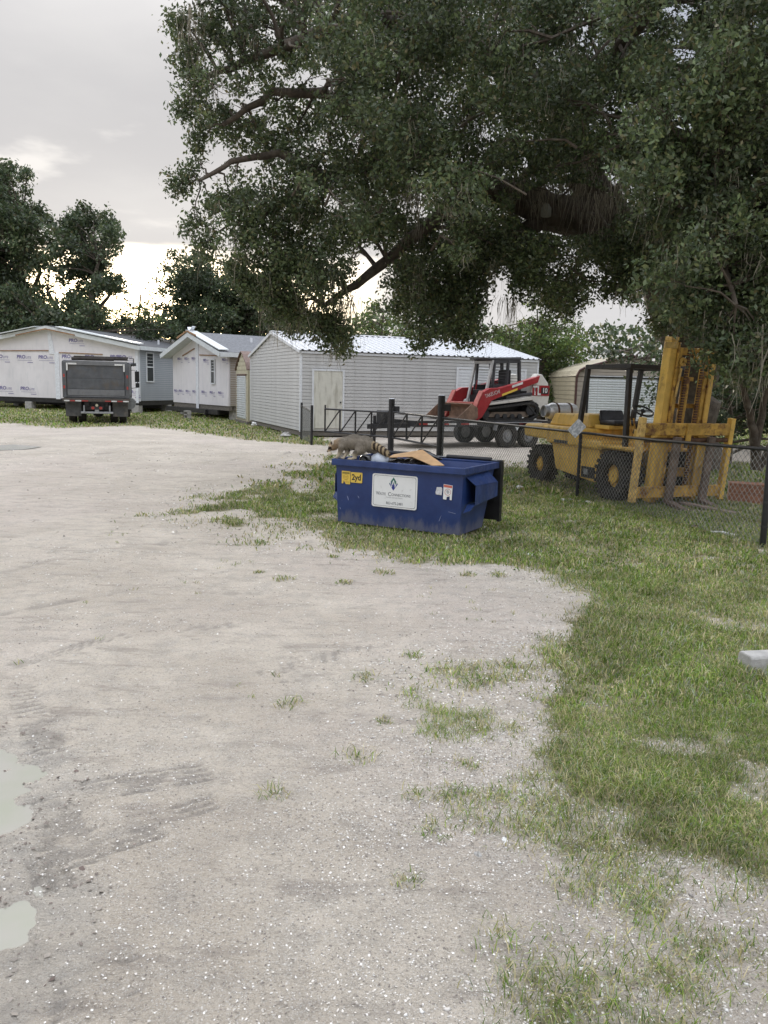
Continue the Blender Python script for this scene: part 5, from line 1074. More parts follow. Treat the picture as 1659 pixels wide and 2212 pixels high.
for y0 in (-0.02, 1.46):
    am = MB().prism([(2.30, 1.44), (2.22, 1.22), (0.62, 0.70), (0.40, 0.62), (0.05, 0.10), (-0.15, -0.02), (-0.28, 0.06), (-0.10, 0.55), (0.05, 0.88), (0.30, 1.0), (0.70, 1.02), (1.2, 1.14)], 'y', y0, y0+0.20).build('lift_arm', M_['loader_red'], ld, 0.015)
    MB().hexa([Vector(v) for v in ((-0.30, y0-0.005, 0.06), (-0.30, y0+0.205, 0.06), (-0.12, y0+0.205, 0.56), (-0.12, y0-0.005, 0.56), (-0.33, y0-0.005, 0.08), (-0.33, y0+0.205, 0.08), (-0.15, y0+0.205, 0.57), (-0.15, y0-0.005, 0.57))]).hexa([Vector(v) for v in ((-0.12, y0-0.005, 0.56), (-0.12, y0+0.205, 0.56), (0.05, y0+0.205, 0.90), (0.05, y0-0.005, 0.90), (-0.15, y0-0.005, 0.57), (-0.15, y0+0.205, 0.57), (0.03, y0+0.205, 0.92), (0.03, y0-0.005, 0.92))]).build('arm_front_plate', M_['loader_pink'], am)
    MB().cyl((2.05, y0+0.1, 0.85), (1.0, y0+0.1, 0.74), 0.055, n=10).build('lift_cylinder', M_['dark_steel'], am)
MB().box(-0.20, -0.05, 0.19, 1.45, 0.42, 0.56).build('cross_member', M_['loader_pink'], ld, 0.01)
MB().box(0.62, 1.32, -0.032, -0.022, 0.80, 0.87).build('yellow_stripe', M_['sticker_yellow'], ld).rotation_euler = (0, R(-17), 0)
ld.children[-1].location = (0.30, 0, -0.18)
ys_ = MB().hexa([Vector(v) for v in ((0.78, -0.03, 0.76), (1.38, -0.03, 0.96), (1.38, -0.022, 0.96), (0.78, -0.022, 0.76), (0.78, -0.03, 0.83), (1.38, -0.03, 1.03), (1.38, -0.022, 1.03), (0.78, -0.022, 0.83))])
bpy.data.objects.remove(ld.children[-1]); ys_.build('yellow_stripe', M_['sticker_yellow'], ld)
text_on('lettering', text_mesh('lettering', 'TAKEUCHI', 0.17, M_['tape_white'], 'LEFT'), ld, (0.12, -0.028, 0.74), (math.pi/2, R(-17), 0), (0.72, 1, 1))
ys_ = MB().hexa([Vector(v) for v in ((1.16, -0.033, 1.03), (1.58, -0.033, 1.155), (1.58, -0.022, 1.155), (1.16, -0.022, 1.03), (1.16, -0.033, 1.10), (1.58, -0.033, 1.225), (1.58, -0.022, 1.225), (1.16, -0.022, 1.10))]); ys_.build('arm_decal', M_['tape_white'], ld)
MB().box(2.06, 2.76, 0.045, 0.058, 0.80, 1.13).build('number_band', M_['loader_red'], ld); MB().box(2.42, 2.72, 0.036, 0.044, 0.86, 1.06).build('number_plate', M_['ink'], ld)
text_on('lettering', text_mesh('lettering', 'TL', 0.34, M_['tape_white'], 'LEFT', 0, 0, 0.03), ld, (2.06, 0.030, 0.95), scale=(0.9, 1.2, 1)); text_on('lettering', text_mesh('lettering', '10', 0.22, M_['tape_white'], 'LEFT', 0, 0, 0.03), ld, (2.45, 0.030, 0.96), scale=(1, 1, 1))
# bucket
bk = MB(); bp_ = [(-0.95, 0.06), (-0.35, 0.0), (-0.18, 0.10), (-0.20, 0.38), (-0.42, 0.50)]
for i in range(len(bp_)-1):
    (x0, z0), (x1, z1) = bp_[i], bp_[i+1]; n_ = Vector((z1-z0, 0, -(x1-x0))).normalized()*0.02
    bk.hexa([Vector((x0, -0.08, z0)), Vector((x1, -0.08, z1)), Vector((x1, 1.74, z1)), Vector((x0, 1.74, z0)), Vector((x0, -0.08, z0))+n_, Vector((x1, -0.08, z1))+n_, Vector((x1, 1.74, z1))+n_, Vector((x0, 1.74, z0))+n_])
for y in (-0.08, 1.72): bk.prism(bp_, 'y', y, y+0.02)
bk.build('bucket', M_['bucket'], ld)
# cab
dk = mat('cab_grey', (0.05, 0.052, 0.056), 0.5, var=0.15); lg = mat('cab_light_grey', (0.42, 0.42, 0.41), 0.5, var=0.1)
cabp = MB()
for y in (0.38, 1.28):
    cabp.bar((1.78, y, 0.92), (1.72, y, 1.90), 0.12, 0.07, (1, 0, 0)); cabp.bar((1.25, y, 0.92), (1.28, y, 1.90), 0.11, 0.06, (1, 0, 0)); cabp.bar((0.62, y, 1.86), (1.75, y, 1.90), 0.07, 0.16, (0, 0, 1)); cabp.bar((0.62, y, 0.95), (1.78, y, 0.95), 0.07, 0.14)
for y in (0.38, 1.28): cabp.hexa([Vector(v) for v in ((0.62, y-.02, 0.85), (1.8, y-.02, 0.85), (1.8, y+.02, 0.85), (0.62, y+.02, 0.85), (0.62, y-.02, 1.12), (1.8, y-.02, 1.12), (1.8, y+.02, 1.12), (0.62, y+.02, 1.12))]).bar((0.70, y, 1.0), (0.74, y, 1.88), 0.10, 0.06, (1, 0, 0))
cabp.build('cab_frame', dk, ld, 0.01)
for y in (0.38, 1.28): MB().bar((0.36, y, 0.42), (0.66, y, 1.88), 0.07, 0.09, (0, 1, 0)).build('front_post', lg, ld, 0.008)
MB().hexa([Vector(v) for v in ((0.48, 0.32, 1.90), (1.80, 0.32, 1.92), (1.80, 1.36, 1.92), (0.48, 1.36, 1.90), (0.42, 0.34, 1.95), (1.78, 0.34, 2.02), (1.78, 1.34, 2.02), (0.42, 1.34, 1.95))]).build('cab_roof', dk, ld, 0.02)
MB().box(0.62, 0.70, 0.42, 1.26, 1.78, 1.86).build('front_header', lg, ld)
mesh_s = MB()
for k in range(9):
    z = 1.05+k*0.09; mesh_s.box(0.8, 1.7, 0.375, 0.385, z, z+0.014).box(0.8, 1.7, 1.275, 1.285, z, z+0.014)
mesh_s.build('side_screen', dk, ld)
MB().box(1.05, 1.5, 0.6, 1.1, 0.95, 1.12).box(1.45, 1.6, 0.6, 1.1, 1.0, 1.6).build('seat', M_['black_paint'], ld, 0.03)
MB().bar((0.6, 0.5, 0.9), (0.66, 0.5, 1.25), 0.03).ball((0.66, 0.5, 1.27), 0.045).bar((0.6, 1.15, 0.9), (0.66, 1.15, 1.25), 0.03).build('control_levers', M_['loader_red'], ld)
MB().box(0.42, 0.62, 0.45, 1.2, 0.4, 0.78).build('step_plate', M_['black_paint'], ld)

# ------------------------------------------------------------------ fence, gates
FP = M_['black_paint']
A_ = Vector((4.62, 9.74, 0)); B_ = Vector((3.33, 13.90, 0)); G2 = Vector((1.30, 19.4, 0)); G1 = Vector((0.14, 22.6, 0)); G0 = Vector((-1.93, 24.6, 0))
fe = thing('chain_link_fence', 'low black chain link fence in front of the forklift with a thick end post', 'fence', tuple(A_), 0)
def L_(v): return Vector(v) - A_
MB().cyl(L_(A_)+Vector((0.02, 0, -0.1)), L_(A_)+Vector((0, 0, 1.30)), 0.038, n=16).cyl(L_(A_)+Vector((0, 0, 1.30)), L_(A_)+Vector((0, 0, 1.33)), 0.042, 0.03, 16).build('end_post', FP, fe, smooth=40)
for z in (0.25, 0.55, 0.85, 1.15): MB().cyl(L_(A_)+Vector((0.015, 0, z)), L_(A_)+Vector((0.015, 0, z+0.025)), 0.044, n=16).build('tension_band', M_['dark_steel'], fe)
MB().cyl(L_(B_)+Vector((0.0, 0, -0.1)), L_(B_)+Vector((0, 0, 1.11)), 0.03, n=12).build('line_post', FP, fe, smooth=40)
TA, TB, TG = L_(A_)+Vector((0, 0, 1.20)), L_(B_)+Vector((0, 0, 1.13)), L_(G2)+Vector((0, 0, 1.12))
MB().tube([TA, (TA*0.5+TB*0.5)+Vector((0, 0, -0.012)), TB], 0.023, 10).build('top_rail', FP, fe, smooth=60); MB().tube([TB, (TB+TG)/2, TG], 0.023, 10).build('top_rail', FP, fe, smooth=60)
def mesh_wires(P0, P1, z0a, z1a, z0b, z1b, pitch=0.085, r=0.0030):
    """two families of slanting wires with a slight weave"""
    Lh = (P1-P0).to_2d().length; V = []; F = []
    H = 1.08
    def pt(s, t):
        f_ = s/Lh; b_ = P0.lerp(P1, f_); zl = z0a+(z0b-z0a)*f_; zh = z1a+(z1b-z1a)*f_
        return Vector((b_.x, b_.y, zl+(zh-zl)*t/H))
    nrm = Vector(((P1-P0).y, -(P1-P0).x, 0)).normalized()
    for fam in (1, -1):
        s = -H
        while s < Lh + H:
            a0, a1 = s, s + fam*H
            t0, t1 = 0.0, H
            if fam > 0:
                t0 = max(0, -s); t1 = min(H, Lh-s)
            else:
                t0 = max(0, s-Lh); t1 = min(H, s)
            if t1 - t0 > 0.04:
                p0 = pt(s+fam*t0, t0)+nrm*0.002*fam; p1 = pt(s+fam*t1, t1)+nrm*0.002*fam
                d_ = (p1-p0).normalized(); u_ = d_.cross(nrm)*r; v_ = nrm*r; n0 = len(V)
                for P in (p0, p1): V += [P+u_, P-u_*0.5+v_*0.87, P-u_*0.5-v_*0.87]
                F += [(n0, n0+1, n0+4, n0+3), (n0+1, n0+2, n0+5, n0+4), (n0+2, n0, n0+3, n0+5)]
            s += pitch
    return V, F
wm = mat('fence_wire', (0.16, 0.165, 0.16), 0.45, metal=0.3, var=0.2)
for (P0, P1, a, b, c, d) in ((L_(A_), L_(B_), 0.03, 1.19, 0.03, 1.12), (L_(B_), L_(G2), 0.03, 1.12, 0.03, 1.11)):
    V, F = mesh_wires(P0, P1, a, b, c, d); w = MB(); w.add(V, F); o = w.build('chain_link_mesh', wm, fe); o['kind'] = 'stuff'
for z in (1.62,): pass
for P, h in ((G2, 1.64), (G1, 1.48)):
    gpst = thing('gate_post', 'thick black gate post standing ' + ('just left of the track loader bucket' if P is G2 else 'behind the raccoon tail'), 'gate post', tuple(P), 0, 'thick black gate posts')
    MB().cyl((0, 0, -0.1), (0, 0, h), 0.085, n=18).build('pipe', FP, gpst, smooth=40)
    MB().cyl((0, 0, h), (0, 0, h+0.02), 0.09, 0.06, 18).build('cap', M_['steel'], gpst); MB().box(0.05, 0.22, -0.06, 0.06, h-0.36, h-0.20).build('hinge_plate', M_['dark_steel'], gpst)
def gate(name, label, P0, P1, z0, z1, nb):
    g_ = thing(name, label, 'gate', tuple(P0), 0, 'black truss gates'); v = P1-P0; up = Vector((0, 0, 1)); t_ = 0.028
    a = P0-P0 + v.normalized()*0.12; b_ = v - v.normalized()*0.12
    MB().cyl(a+up*z1, b_+up*z1, t_, n=10).build('top_rail', FP, g_, smooth=60); MB().cyl(a+up*z0, b_+up*z0, t_, n=10).build('bottom_rail', FP, g_, smooth=60)
    for k in range(nb+1):
        q = a.lerp(b_, k/nb); MB().cyl(q+up*z0, q+up*(z1+(0.12 if k == 0 else 0)), t_*0.9, n=8).build('upright', FP, g_)
        if k < nb:
            q2 = a.lerp(b_, (k+1)/nb); MB().cyl(q+up*z0, q2+up*z1, t_*0.7, n=8).build('diagonal_brace', FP, g_)
    return g_
gate('truss_gate', 'black pipe truss gate leaf standing in front of the shed door', G0, G1, 0.42, 1.10, 4)
gate('truss_gate', 'black pipe truss gate leaf in front of the trailer', G1, G2, 0.42, 1.12, 3)
ff = thing('wire_fence', 'short black wire fence section against the near corner of the grey shed', 'fence', tuple(gp(651, 950)), 0); q0 = gp(651, 950); q1 = gp(673, 962)
for q, h in ((q0, 1.22), (q1, 1.20)): MB().cyl(q-q0, q-q0+Vector((0, 0, h)), 0.04, n=10).build('post', FP, ff)
MB().cyl((0, 0, 1.12), q1-q0+Vector((0, 0, 1.0)), 0.025, n=8).build('rail', FP, ff)
V, F = mesh_wires(Vector((0, 0, 0)), q1-q0, 0.05, 1.1, 0.05, 1.0, 0.09, 0.003); w = MB(); w.add(V, F); w.build('chain_link_mesh', wm, ff)['kind'] = 'stuff'
# crooked sign wired to the top rail
sg_m, nt, p = nodes_of('worn_sign'); t = N(nt, 'ShaderNodeTexCoord').outputs['Object']
c = mixn(nt, ramp(nt, noise(nt, t, 16, 3, 0.5, (1, 1, 1.6)), 0.46, 0.52), (0.66, 0.68, 0.70), (0.40, 0.43, 0.46)); nt.links.new(c, p.inputs['Base Color']); p.inputs['Roughness'].default_value = 0.4
sp_ = at(1245, 925, 13.88)
o = MB().prism(rrect(0.27, 0.20, 0.012), 'y', -0.003, 0.003).build('fence_sign', sg_m); o.location = sp_ + Vector((0, -0.04, 0)); o.rotation_euler = (0, R(-47), R(8)); tag(o, 'weathered white sign hanging crooked on the fence rail before the forklift', 'sign')

# ------------------------------------------------------------------ trees
M_['leaf'] = leaf_mat('oak_leaves', 0.30, 0.45, 0.45)
M_['moss'] = leaf_mat('hanging_moss', 0.15, 0.9, 0.1)
M_['bark'] = mat('bark', (0.085, 0.068, 0.052), 0.95, var=0.35, scale=7, dirt=((0.16, 0.15, 0.125), 0.52, 0.75, 5), bump=1.0, bscale=28)
def leaves(c, size, cols, aspect=0.5, flat=0.35):
    n = len(c)
    t = rng.normal(0, 1, (n, 3)); t[:, 2] -= 0.35; t /= np.linalg.norm(t, axis=1)[:, None]
    u = rng.normal(0, 1, (n, 3)); u[:, 2] *= (1-flat); w = np.cross(t, u); w /= (np.linalg.norm(w, axis=1)[:, None]+1e-9)
    l = (size*0.5)[:, None]; wd = l*aspect
    V = np.stack([c-t*l, c+w*wd-t*l*0.1, c+t*l, c-w*wd-t*l*0.1], 1).reshape(-1, 3)
    return V, np.arange(4*n).reshape(-1, 4), np.repeat(cols, 4, 0)
LEAFP = np.array([[0.080, 0.112, 0.046], [0.105, 0.140, 0.056], [0.060, 0.090, 0.042], [0.135, 0.155, 0.064], [0.145, 0.132, 0.062], [0.105, 0.125, 0.075]])
def leaf_cols(n, pal, pr):
    return pal[np.searchsorted(np.cumsum(pr), rng.random(n)*0.999)] * (0.7+0.6*rng.random((n, 1)))
PROJ_R = np.array(CAM_M.to_3x3()).T
def project(P):
    v = (P - np.array([0, 0, CAM_H])) @ PROJ_R.T; return 829.5+1750*v[:, 0]/-v[:, 2], 1106-1750*v[:, 1]/-v[:, 2]
def pip(x, y, poly):
    return sdist(np.asarray(x, float), np.asarray(y, float), np.array(poly, float))
def crown_points(poly, step, depth, rlo, rhi, ppm, spray, nl, sig, holes=(), flatten=0.8, jit=0.5):
    """leaf centres: sprays of leaves clustered in clumps that fill a crown of real depth"""
    P = np.array(poly, float); clumps = []
    x = P[:, 0].min()
    while x < P[:, 0].max():
        y = P[:, 1].min()
        while y < P[:, 1].max():
            px, py = x+rng.uniform(-jit, jit)*step, y+rng.uniform(-jit, jit)*step
            d = pip([px], [py], poly)[0]
            if d > 4:
                D = depth(px, py); pm = 1750.0/D
                r = np.clip(d/pm*0.95, rlo, rhi)*rng.uniform(0.8, 1.15); clumps.append((*at(px, py, D), r))
            y += step
        x += step
    C = np.array(clumps); pts = []; ct = []
    for cx, cy, cz, r in C:
        ns = max(5, int(spray*(r/rhi)**2)); v = rng.normal(0, 1, (ns, 3)); v /= np.linalg.norm(v, axis=1)[:, None]
        rad = r*rng.random(ns)**0.45; s = np.array([cx, cy, cz])+v*rad[:, None]*np.array([1, 1, flatten])
        pts.append(s); ct.append(np.full(ns, rng.uniform(0.62, 1.35)))
    S = np.concatenate(pts); ct = np.concatenate(ct)
    if len(holes):
        qx, qy = project(S); keep = np.ones(len(S), bool)
        for hx, hy, hrx, hry in holes: keep &= ((qx-hx)/(hrx+4))**2+((qy-hy)/(hry+4))**2 > 1
        S = S[keep]; ct = ct[keep]
    L = np.repeat(S, nl, 0)+rng.normal(0, 1, (len(S)*nl, 3))*np.array([sig, sig, sig*0.85])
    tone = np.repeat(ct*(0.78+0.44*rng.random(len(S))), nl)
    return C, S, L, tone
def tree_obj(name, label, base, limbs, C, S, L, tone, lsize, pal, pr, aspect=0.5, moss=None, group=None, twig=0.035, branches=True, cat='tree'):
    t = thing(name, label, cat, tuple(base), 0, group); b0 = np.array(base)
    V, F, K = leaves(L-b0, lsize*(0.5+1.05*rng.random(len(L))), leaf_cols(len(L), pal, pr)*tone[:, None], aspect)
    link('crown', np_mesh('crown', V, F, M_['leaf'], K), t)
    w = MB(); nodes = []
    for lb in limbs:
        pts = [Vector(q[:3])-Vector(base) for q in lb]; rd = [q[3] for q in lb]; P2, R2 = [], []
        for i in range(len(pts)-1):
            for k in range(4):
                f = k/4; j = 0.0 if (i == 0 and k == 0) else rd[i]*0.25
                P2.append(pts[i].lerp(pts[i+1], f)+Vector((random.uniform(-j, j), random.uniform(-j, j), random.uniform(-j, j)))); R2.append((rd[i]+(rd[i+1]-rd[i])*f)*random.uniform(0.93, 1.07))
        P2.append(pts[-1]); R2.append(rd[-1]); w.tube(P2, R2, 10); nodes += [(p, r) for p, r in zip(P2, R2)]
    w.build('trunk', M_['bark'], t, smooth=60)
    if branches and len(nodes):
        NP = np.array([p for p, r in nodes]); NR = np.array([r for p, r in nodes]); w = MB()
        for cx, cy, cz, r in C:
            c = np.array([cx, cy, cz])-b0; d = np.linalg.norm(NP-c, axis=1); i = int(np.argmin(d+0.6*(NP[:, 2] > c[2]+1.0)))
            a = Vector(NP[i]); e = Vector(c); mid = (a+e)/2+Vector((random.uniform(-.2, .2), random.uniform(-.2, .2), random.uniform(0, .35)))*min(1, d[i]/2)
            r0 = min(NR[i]*0.6, twig*(0.8+d[i]*0.35))
            if d[i] > 2.4 and len(C) > 150: a = e+(a-e)*(1.1/d[i]); r0 *= 0.5; mid = (a+e)/2+Vector((random.uniform(-.2, .2), random.uniform(-.2, .2), random.uniform(-.1, .3)))     # only the outer twig shows
            w.tube([a, a.lerp(mid, .55)+Vector((random.uniform(-.06, .06), 0, .05)), mid, mid.lerp(e, .6)+Vector((random.uniform(-.06, .06), 0, random.uniform(-.06, .06))), e], [r0, r0*.8, r0*.62, r0*.4, r0*.18], 5, False)
            for k in range(5):
                v = Vector(rng.normal(0, 1, 3)); v = v.normalized()*r*random.uniform(.6, 1.0); q = mid.lerp(e, random.uniform(.4, 1))
                w.tube([q, q+v*.5+Vector((0, 0, random.uniform(-.05, .08))), q+v], [r0*.3, r0*.2, r0*.08], 4, False)
        w.build('branches', M_['bark'], t)
    return t
def moss_mesh(anchors, base, n_str, lmin, lmax, spread, wid, parent, hue=1.0):
    """thin wavering strands that hang from branches"""
    A = np.repeat(np.array(anchors), n_str, 0); n = len(A); A = A+rng.normal(0, 1, (n, 3))*np.array([spread, spread, spread*0.5])-np.array(base)
    ln = (lmin+(lmax-lmin)*rng.random(n)**1.6); K = 5; a = rng.random(n)*6.283; s = np.stack([np.cos(a), np.sin(a), 0*a], 1)
    V = []; drift = rng.normal(0, 0.05, (n, 3)); drift[:, 2] = 0
    for k in range(K):
        f = k/(K-1); c = A+drift*f*3*ln[:, None]+rng.normal(0, 0.018, (n, 3))*np.array([1, 1, 0]); c[:, 2] = A[:, 2]-ln*f
        w = wid*(1-f*0.75)*(0.5+rng.random(n)); V += [c-s*w[:, None], c+s*w[:, None]]
    V = np.stack(V, 1).reshape(-1, 3); b = np.arange(n)[:, None]*(2*K)
    F = np.concatenate([b+[2*k, 2*k+1, 2*k+3, 2*k+2] for k in range(K-1)])
    col = (np.array([[0.30, 0.275, 0.215]])*(0.65+0.6*rng.random((n, 1))))*hue
    o = link('moss', np_mesh('moss', V, F, M_['moss'], np.repeat(col, 2*K, 0)), parent); o['kind'] = 'stuff'; return o

OAK = [(380,-160),(392,20),(362,62),(392,130),(378,190),(398,260),(425,300),(388,372),(372,402),(430,425),(485,395),(440,455),(408,492),(450,560),(505,605),(560,640),(600,700),(690,728),(738,752),(772,690),
       (768,620),(785,545),(835,590),(862,650),(858,700),(930,728),(1010,728),(1062,690),(1090,600),(1150,640),(1190,700),(1262,680),(1290,640),(1360,650),(1410,690),(1440,690),(1560,760),(1700,820),(1950,820),(1950,-160)]
HOLES = [(585,74,30,18),(415,54,11,20),(493,50,15,13),(707,184,22,30),(653,164,24,11),(472,205,25,20),(537,232,40,24),(451,146,12,14),(490,152,15,11),(472,327,25,13),(457,369,28,18),(540,350,26,16),(588,10,15,12),(719,446,12,28),(600,140,16,10),(520,110,14,10),
         (1480,112,36,22),(1385,60,17,24),(1470,28,38,15),(1325,398,26,26),(1095,282,9,12),(1065,170,13,7),(990,45,9,11),(1130,360,12,7),(1335,712,70,34),(1090,612,20,26),(1050,690,16,28),(1280,585,18,12),(808,565,32,44),(811,640,28,20),(1079,672,22,40),(1235,545,14,8),(960,610,9,7),(1180,240,10,7),(905,250,9,8),(1560,60,18,12),(1625,45,20,14),(1400,640,16,9),(860,120,8,9),(1452,765,42,52)]
def oak_depth(px, py):
    if px > 1380: return rng.choice([rng.uniform(10.8, 12.4), rng.uniform(13, 16), rng.uniform(16, 19)])
    if px < 620: return rng.uniform(14.6, 16.4)
    return rng.uniform(14.2, 18.6)
C, S, L, tone = crown_points(OAK, 64, oak_depth, 0.24, 0.62, 109, 46, 24, 0.08, HOLES)
C2, S2, L2, tone2 = crown_points([(640,-160),(640,60),(760,300),(560,520),(640,640),(760,640),(760,520),(900,560),(880,690),(1040,690),(1060,560),(1240,620),(1400,600),(1500,720),(1950,780),(1950,-160)], 112, lambda a, b: oak_depth(a, b)+0.6, 0.35, 0.68, 109, 46, 24, 0.085, HOLES)
C3, S3, L3, tone3 = crown_points([(560,-160),(620,60),(700,280),(640,420),(660,560),(760,520),(900,480),(1000,560),(1100,330),(1280,330),(1400,520),(1700,640),(1900,640),(1900,-160)], 96, lambda a, b: rng.uniform(12.6, 14.2) if a < 1380 else rng.uniform(10.5, 12.5), 0.3, 0.55, 109, 44, 24, 0.08, HOLES)
C = np.concatenate([C, C3]); L = np.concatenate([L, L3]); tone = np.concatenate([tone, tone3]); S = np.concatenate([S, S3])
C = np.concatenate([C, C2]); L = np.concatenate([L, L2]); tone = np.concatenate([tone, tone2]); S = np.concatenate([S, S2])
FR = [(385,55,.26),(402,130,.28),(396,240,.26),(432,300,.28),(397,388,.26),(386,408,.2),(428,350,.2),(422,482,.28),(442,532,.28),(462,442,.24),(505,430,.28),(690,700,.4),(722,722,.36),(742,748,.3),(640,690,.4),(600,665,.4),(560,615,.42),(520,590,.35),(880,655,.45),(925,700,.42),(985,705,.42),(1030,690,.4),(875,605,.5),(945,625,.5),(1010,610,.5),(1060,560,.45),(1150,610,.45),(1205,650,.45),(1240,620,.5),(1130,560,.5),(1440,690,.45),
      (1240,400,.4),(1160,330,.45),(830,480,.5),(900,520,.5),(690,560,.5),(640,600,.5),(740,500,.5),(960,540,.5),(1020,500,.5),(1100,500,.4),(1370,560,.5),(1420,520,.5),(1340,620,.4),(1290,560,.4),(1180,540,.45),(1000,660,.45),(905,740,.22),(1015,735,.22)]
FR2 = [(1545,745,.36,11.3),(1600,770,.4,11.2),(1650,755,.45,11.2),(1480,650,.45,11.6),(1590,690,.5,11.4),(1530,600,.5,11.8),(1640,620,.5,11.5)]
ex = []
for q in FR: ex.append((*at(q[0], q[1], rng.uniform(15.0, 17.5) if q[0] > 520 else 15.2), q[2]))
for q in FR2: ex.append((*at(q[0], q[1], q[3]), q[2]))
for cx, cy, cz, r in ex:
    ns = int(72*(r/.5)**2); v = rng.normal(0, 1, (ns, 3)); v /= np.linalg.norm(v, axis=1)[:, None]
    sp = np.array([cx, cy, cz])+v*(r*rng.random(ns)**.45)[:, None]*np.array([1, 1, .9]); qx, qy = project(sp); keep = np.ones(ns, bool)
    for hx, hy, hrx, hry in HOLES: keep &= ((qx-hx)/hrx)**2+((qy-hy)/hry)**2 > 1
    sp = sp[keep]; S = np.concatenate([S, sp]); L = np.concatenate([L, np.repeat(sp, 26, 0)+rng.normal(0, .085, (len(sp)*26, 3))]); tone = np.concatenate([tone, np.repeat(.78+.44*rng.random(len(sp)), 26)])
C = np.concatenate([C, np.array(ex)])
qx, qy = project(L); keep = ~((((qx-1222)/112)**2+((qy-452)/58)**2 < 1) & (L[:, 1] < 17.1)); L = L[keep]; tone = tone[keep]      # the thick limb shows bare here
def LB(q): return [(*at(x, y, D), r) for x, y, D, r in q]
OB = Vector((7.35, 19.6, 0))
limbs = [[(7.35, 19.6, -0.1, 0.80), (7.35, 19.5, 0.8, 0.60), (7.2, 19.3, 2.3, 0.55)]+LB([(1440,610,18.6,.50),(1310,470,17.6,.50),(1190,455,17.2,.38),(1020,400,16.6,.25),(860,330,16.2,.18),(700,380,15.8,.11),(560,470,15.5,.06)]),
         LB([(1300,450,17.5,.40),(1240,300,17,.30),(1120,160,16.5,.24),(960,60,16,.18),(760,40,15.5,.13),(560,120,15.2,.08),(440,170,15,.04)]),
         LB([(1420,610,18.6,.42),(1500,400,17.5,.35),(1560,180,16.5,.30),(1600,-60,15.5,.25)]),
         LB([(860,330,16.2,.13),(700,200,15.6,.10),(590,200,15.4,.07),(480,270,15.2,.04)]),
         LB([(1020,400,16.6,.18),(880,520,16.4,.12),(790,600,16.3,.09),(700,660,16.2,.05)]), LB([(1190,455,17.2,.2),(1050,560,17,.14),(970,640,16.8,.09),(910,690,16.6,.05)]),
         LB([(1560,180,16.5,.18),(1500,300,13.5,.10),(1540,500,11.8,.05),(1590,660,11.0,.03)]), LB([(1240,300,17,.18),(1330,120,15,.13),(1400,20,13.5,.1)]), LB([(700,380,15.8,.09),(600,330,15.5,.07),(500,350,15.2,.05),(430,390,15.1,.03)]),
         LB([(1310,470,17.6,.2),(1350,380,16.5,.05)]), LB([(1420,620,18.6,.25),(1560,560,17.0,.14),(1700,480,16,.1)])]
oak = tree_obj('live_oak', 'huge live oak hung with moss, its crown spreading over the shed and forklift', OB, limbs, C, S, L, tone, 0.071, LEAFP, [.26,.24,.20,.12,.06,.12])
anc = [tuple(at(x+rng.uniform(-18, 18), y+rng.uniform(-12, 12), D)) for x, y, D in
       [(1170,330,16.2),(1200,340,16.2),(1230,330,16.3),(1150,350,16.2),(1260,350,16.4),(1215,310,16.2),(1185,360,16.3),(1245,380,16.3),(590,610,15.6),(600,640,15.6),(605,625,15.8),(740,665,15.8),(735,690,15.8),(742,640,15.8),
        (868,410,15.6),(880,420,15.6),(1335,400,15.5),(1310,420,15.5),(1600,720,11.2),(1640,700,11.2),(1570,680,11.4),(905,560,15.5),(690,600,15.6),(660,580,15.6),(640,640,15.7),(540,500,15.2),(420,40,15),(440,140,15),(1000,240,15.2),(1080,500,16),(1440,330,14),(950,130,15),(1100,640,16)]]
moss_mesh(anc, OB, 60, 0.25, 1.1, 0.14, 0.007, oak)
k = rng.choice(len(S), 600, replace=False); mo = moss_mesh(S[k], OB, 8, 0.12, 0.6, 0.07, 0.0055, oak, 0.85)

PALE = np.array([[0.080, 0.125, 0.030], [0.11, 0.16, 0.036], [0.060, 0.095, 0.028], [0.14, 0.18, 0.045], [0.15, 0.145, 0.055], [0.07, 0.10, 0.04]])
DARKP = LEAFP*np.array([0.78, 0.82, 0.88])
def side_tree(name, label, poly, D, th, base, limbs, step, rlo, rhi, spray, nl, sig, ls, pal, pr, holes=(), **k):
    C, S, L, tone = crown_points(poly, step, lambda a, b: rng.uniform(D-th, D+th), rlo, rhi, 1750/D, spray, nl, sig, holes)
    return tree_obj(name, label, base, limbs, C, S, L, tone, ls, pal, pr, **k), C, S
P1 = [.26,.24,.20,.12,.06,.12]
lt = [(-190,330),(35,345),(85,392),(62,425),(105,450),(128,505),(110,540),(120,600),(110,640),(140,690),(120,735),(-190,735)]
t_, C_, S_ = side_tree('oak_tree', 'dark oak at the left edge standing behind the wrapped house', lt, 58, 3, gp(20, 870), [[(-27, 57.6, 0, .5), (-26.5, 57.5, 3, .42), (-26, 57.5, 7, .3), (-25, 57.5, 11, .15)], [(-26.4, 57.5, 4, .25), (-24, 57.5, 9, .12)]], 30, .5, 1.15, 46, 16, .22, .24, DARKP, P1, [(80,600,16,14),(30,640,8,8)])
moss_mesh(S_[rng.choice(len(S_), 90)], gp(20, 870), 8, .5, 1.8, .2, .012, t_, .8)
lt2 = [(100,500),(140,460),(165,440),(205,442),(262,478),(272,528),(240,560),(285,605),(262,650),(232,660),(240,690),(210,735),(100,735),(150,690),(110,640),(125,600),(90,560)]
side_tree('oak_tree', 'rounded dark oak just right of the left edge tree, above the dump truck', lt2, 56, 3, gp(165, 872), [[(-21.2, 56, 0, .4), (-21, 56, 3, .34), (-20.4, 56, 6, .25), (-19.5, 56, 9.5, .1)], [(-20.8, 56, 4, .2), (-23, 56, 7.5, .1)], [(-20.6, 56, 5, .2), (-18.4, 56, 8, .08)]], 27, .45, 1.0, 42, 16, .21, .23, DARKP, P1, [(130,640,14,12),(230,640,14,10),(190,600,6,6)])
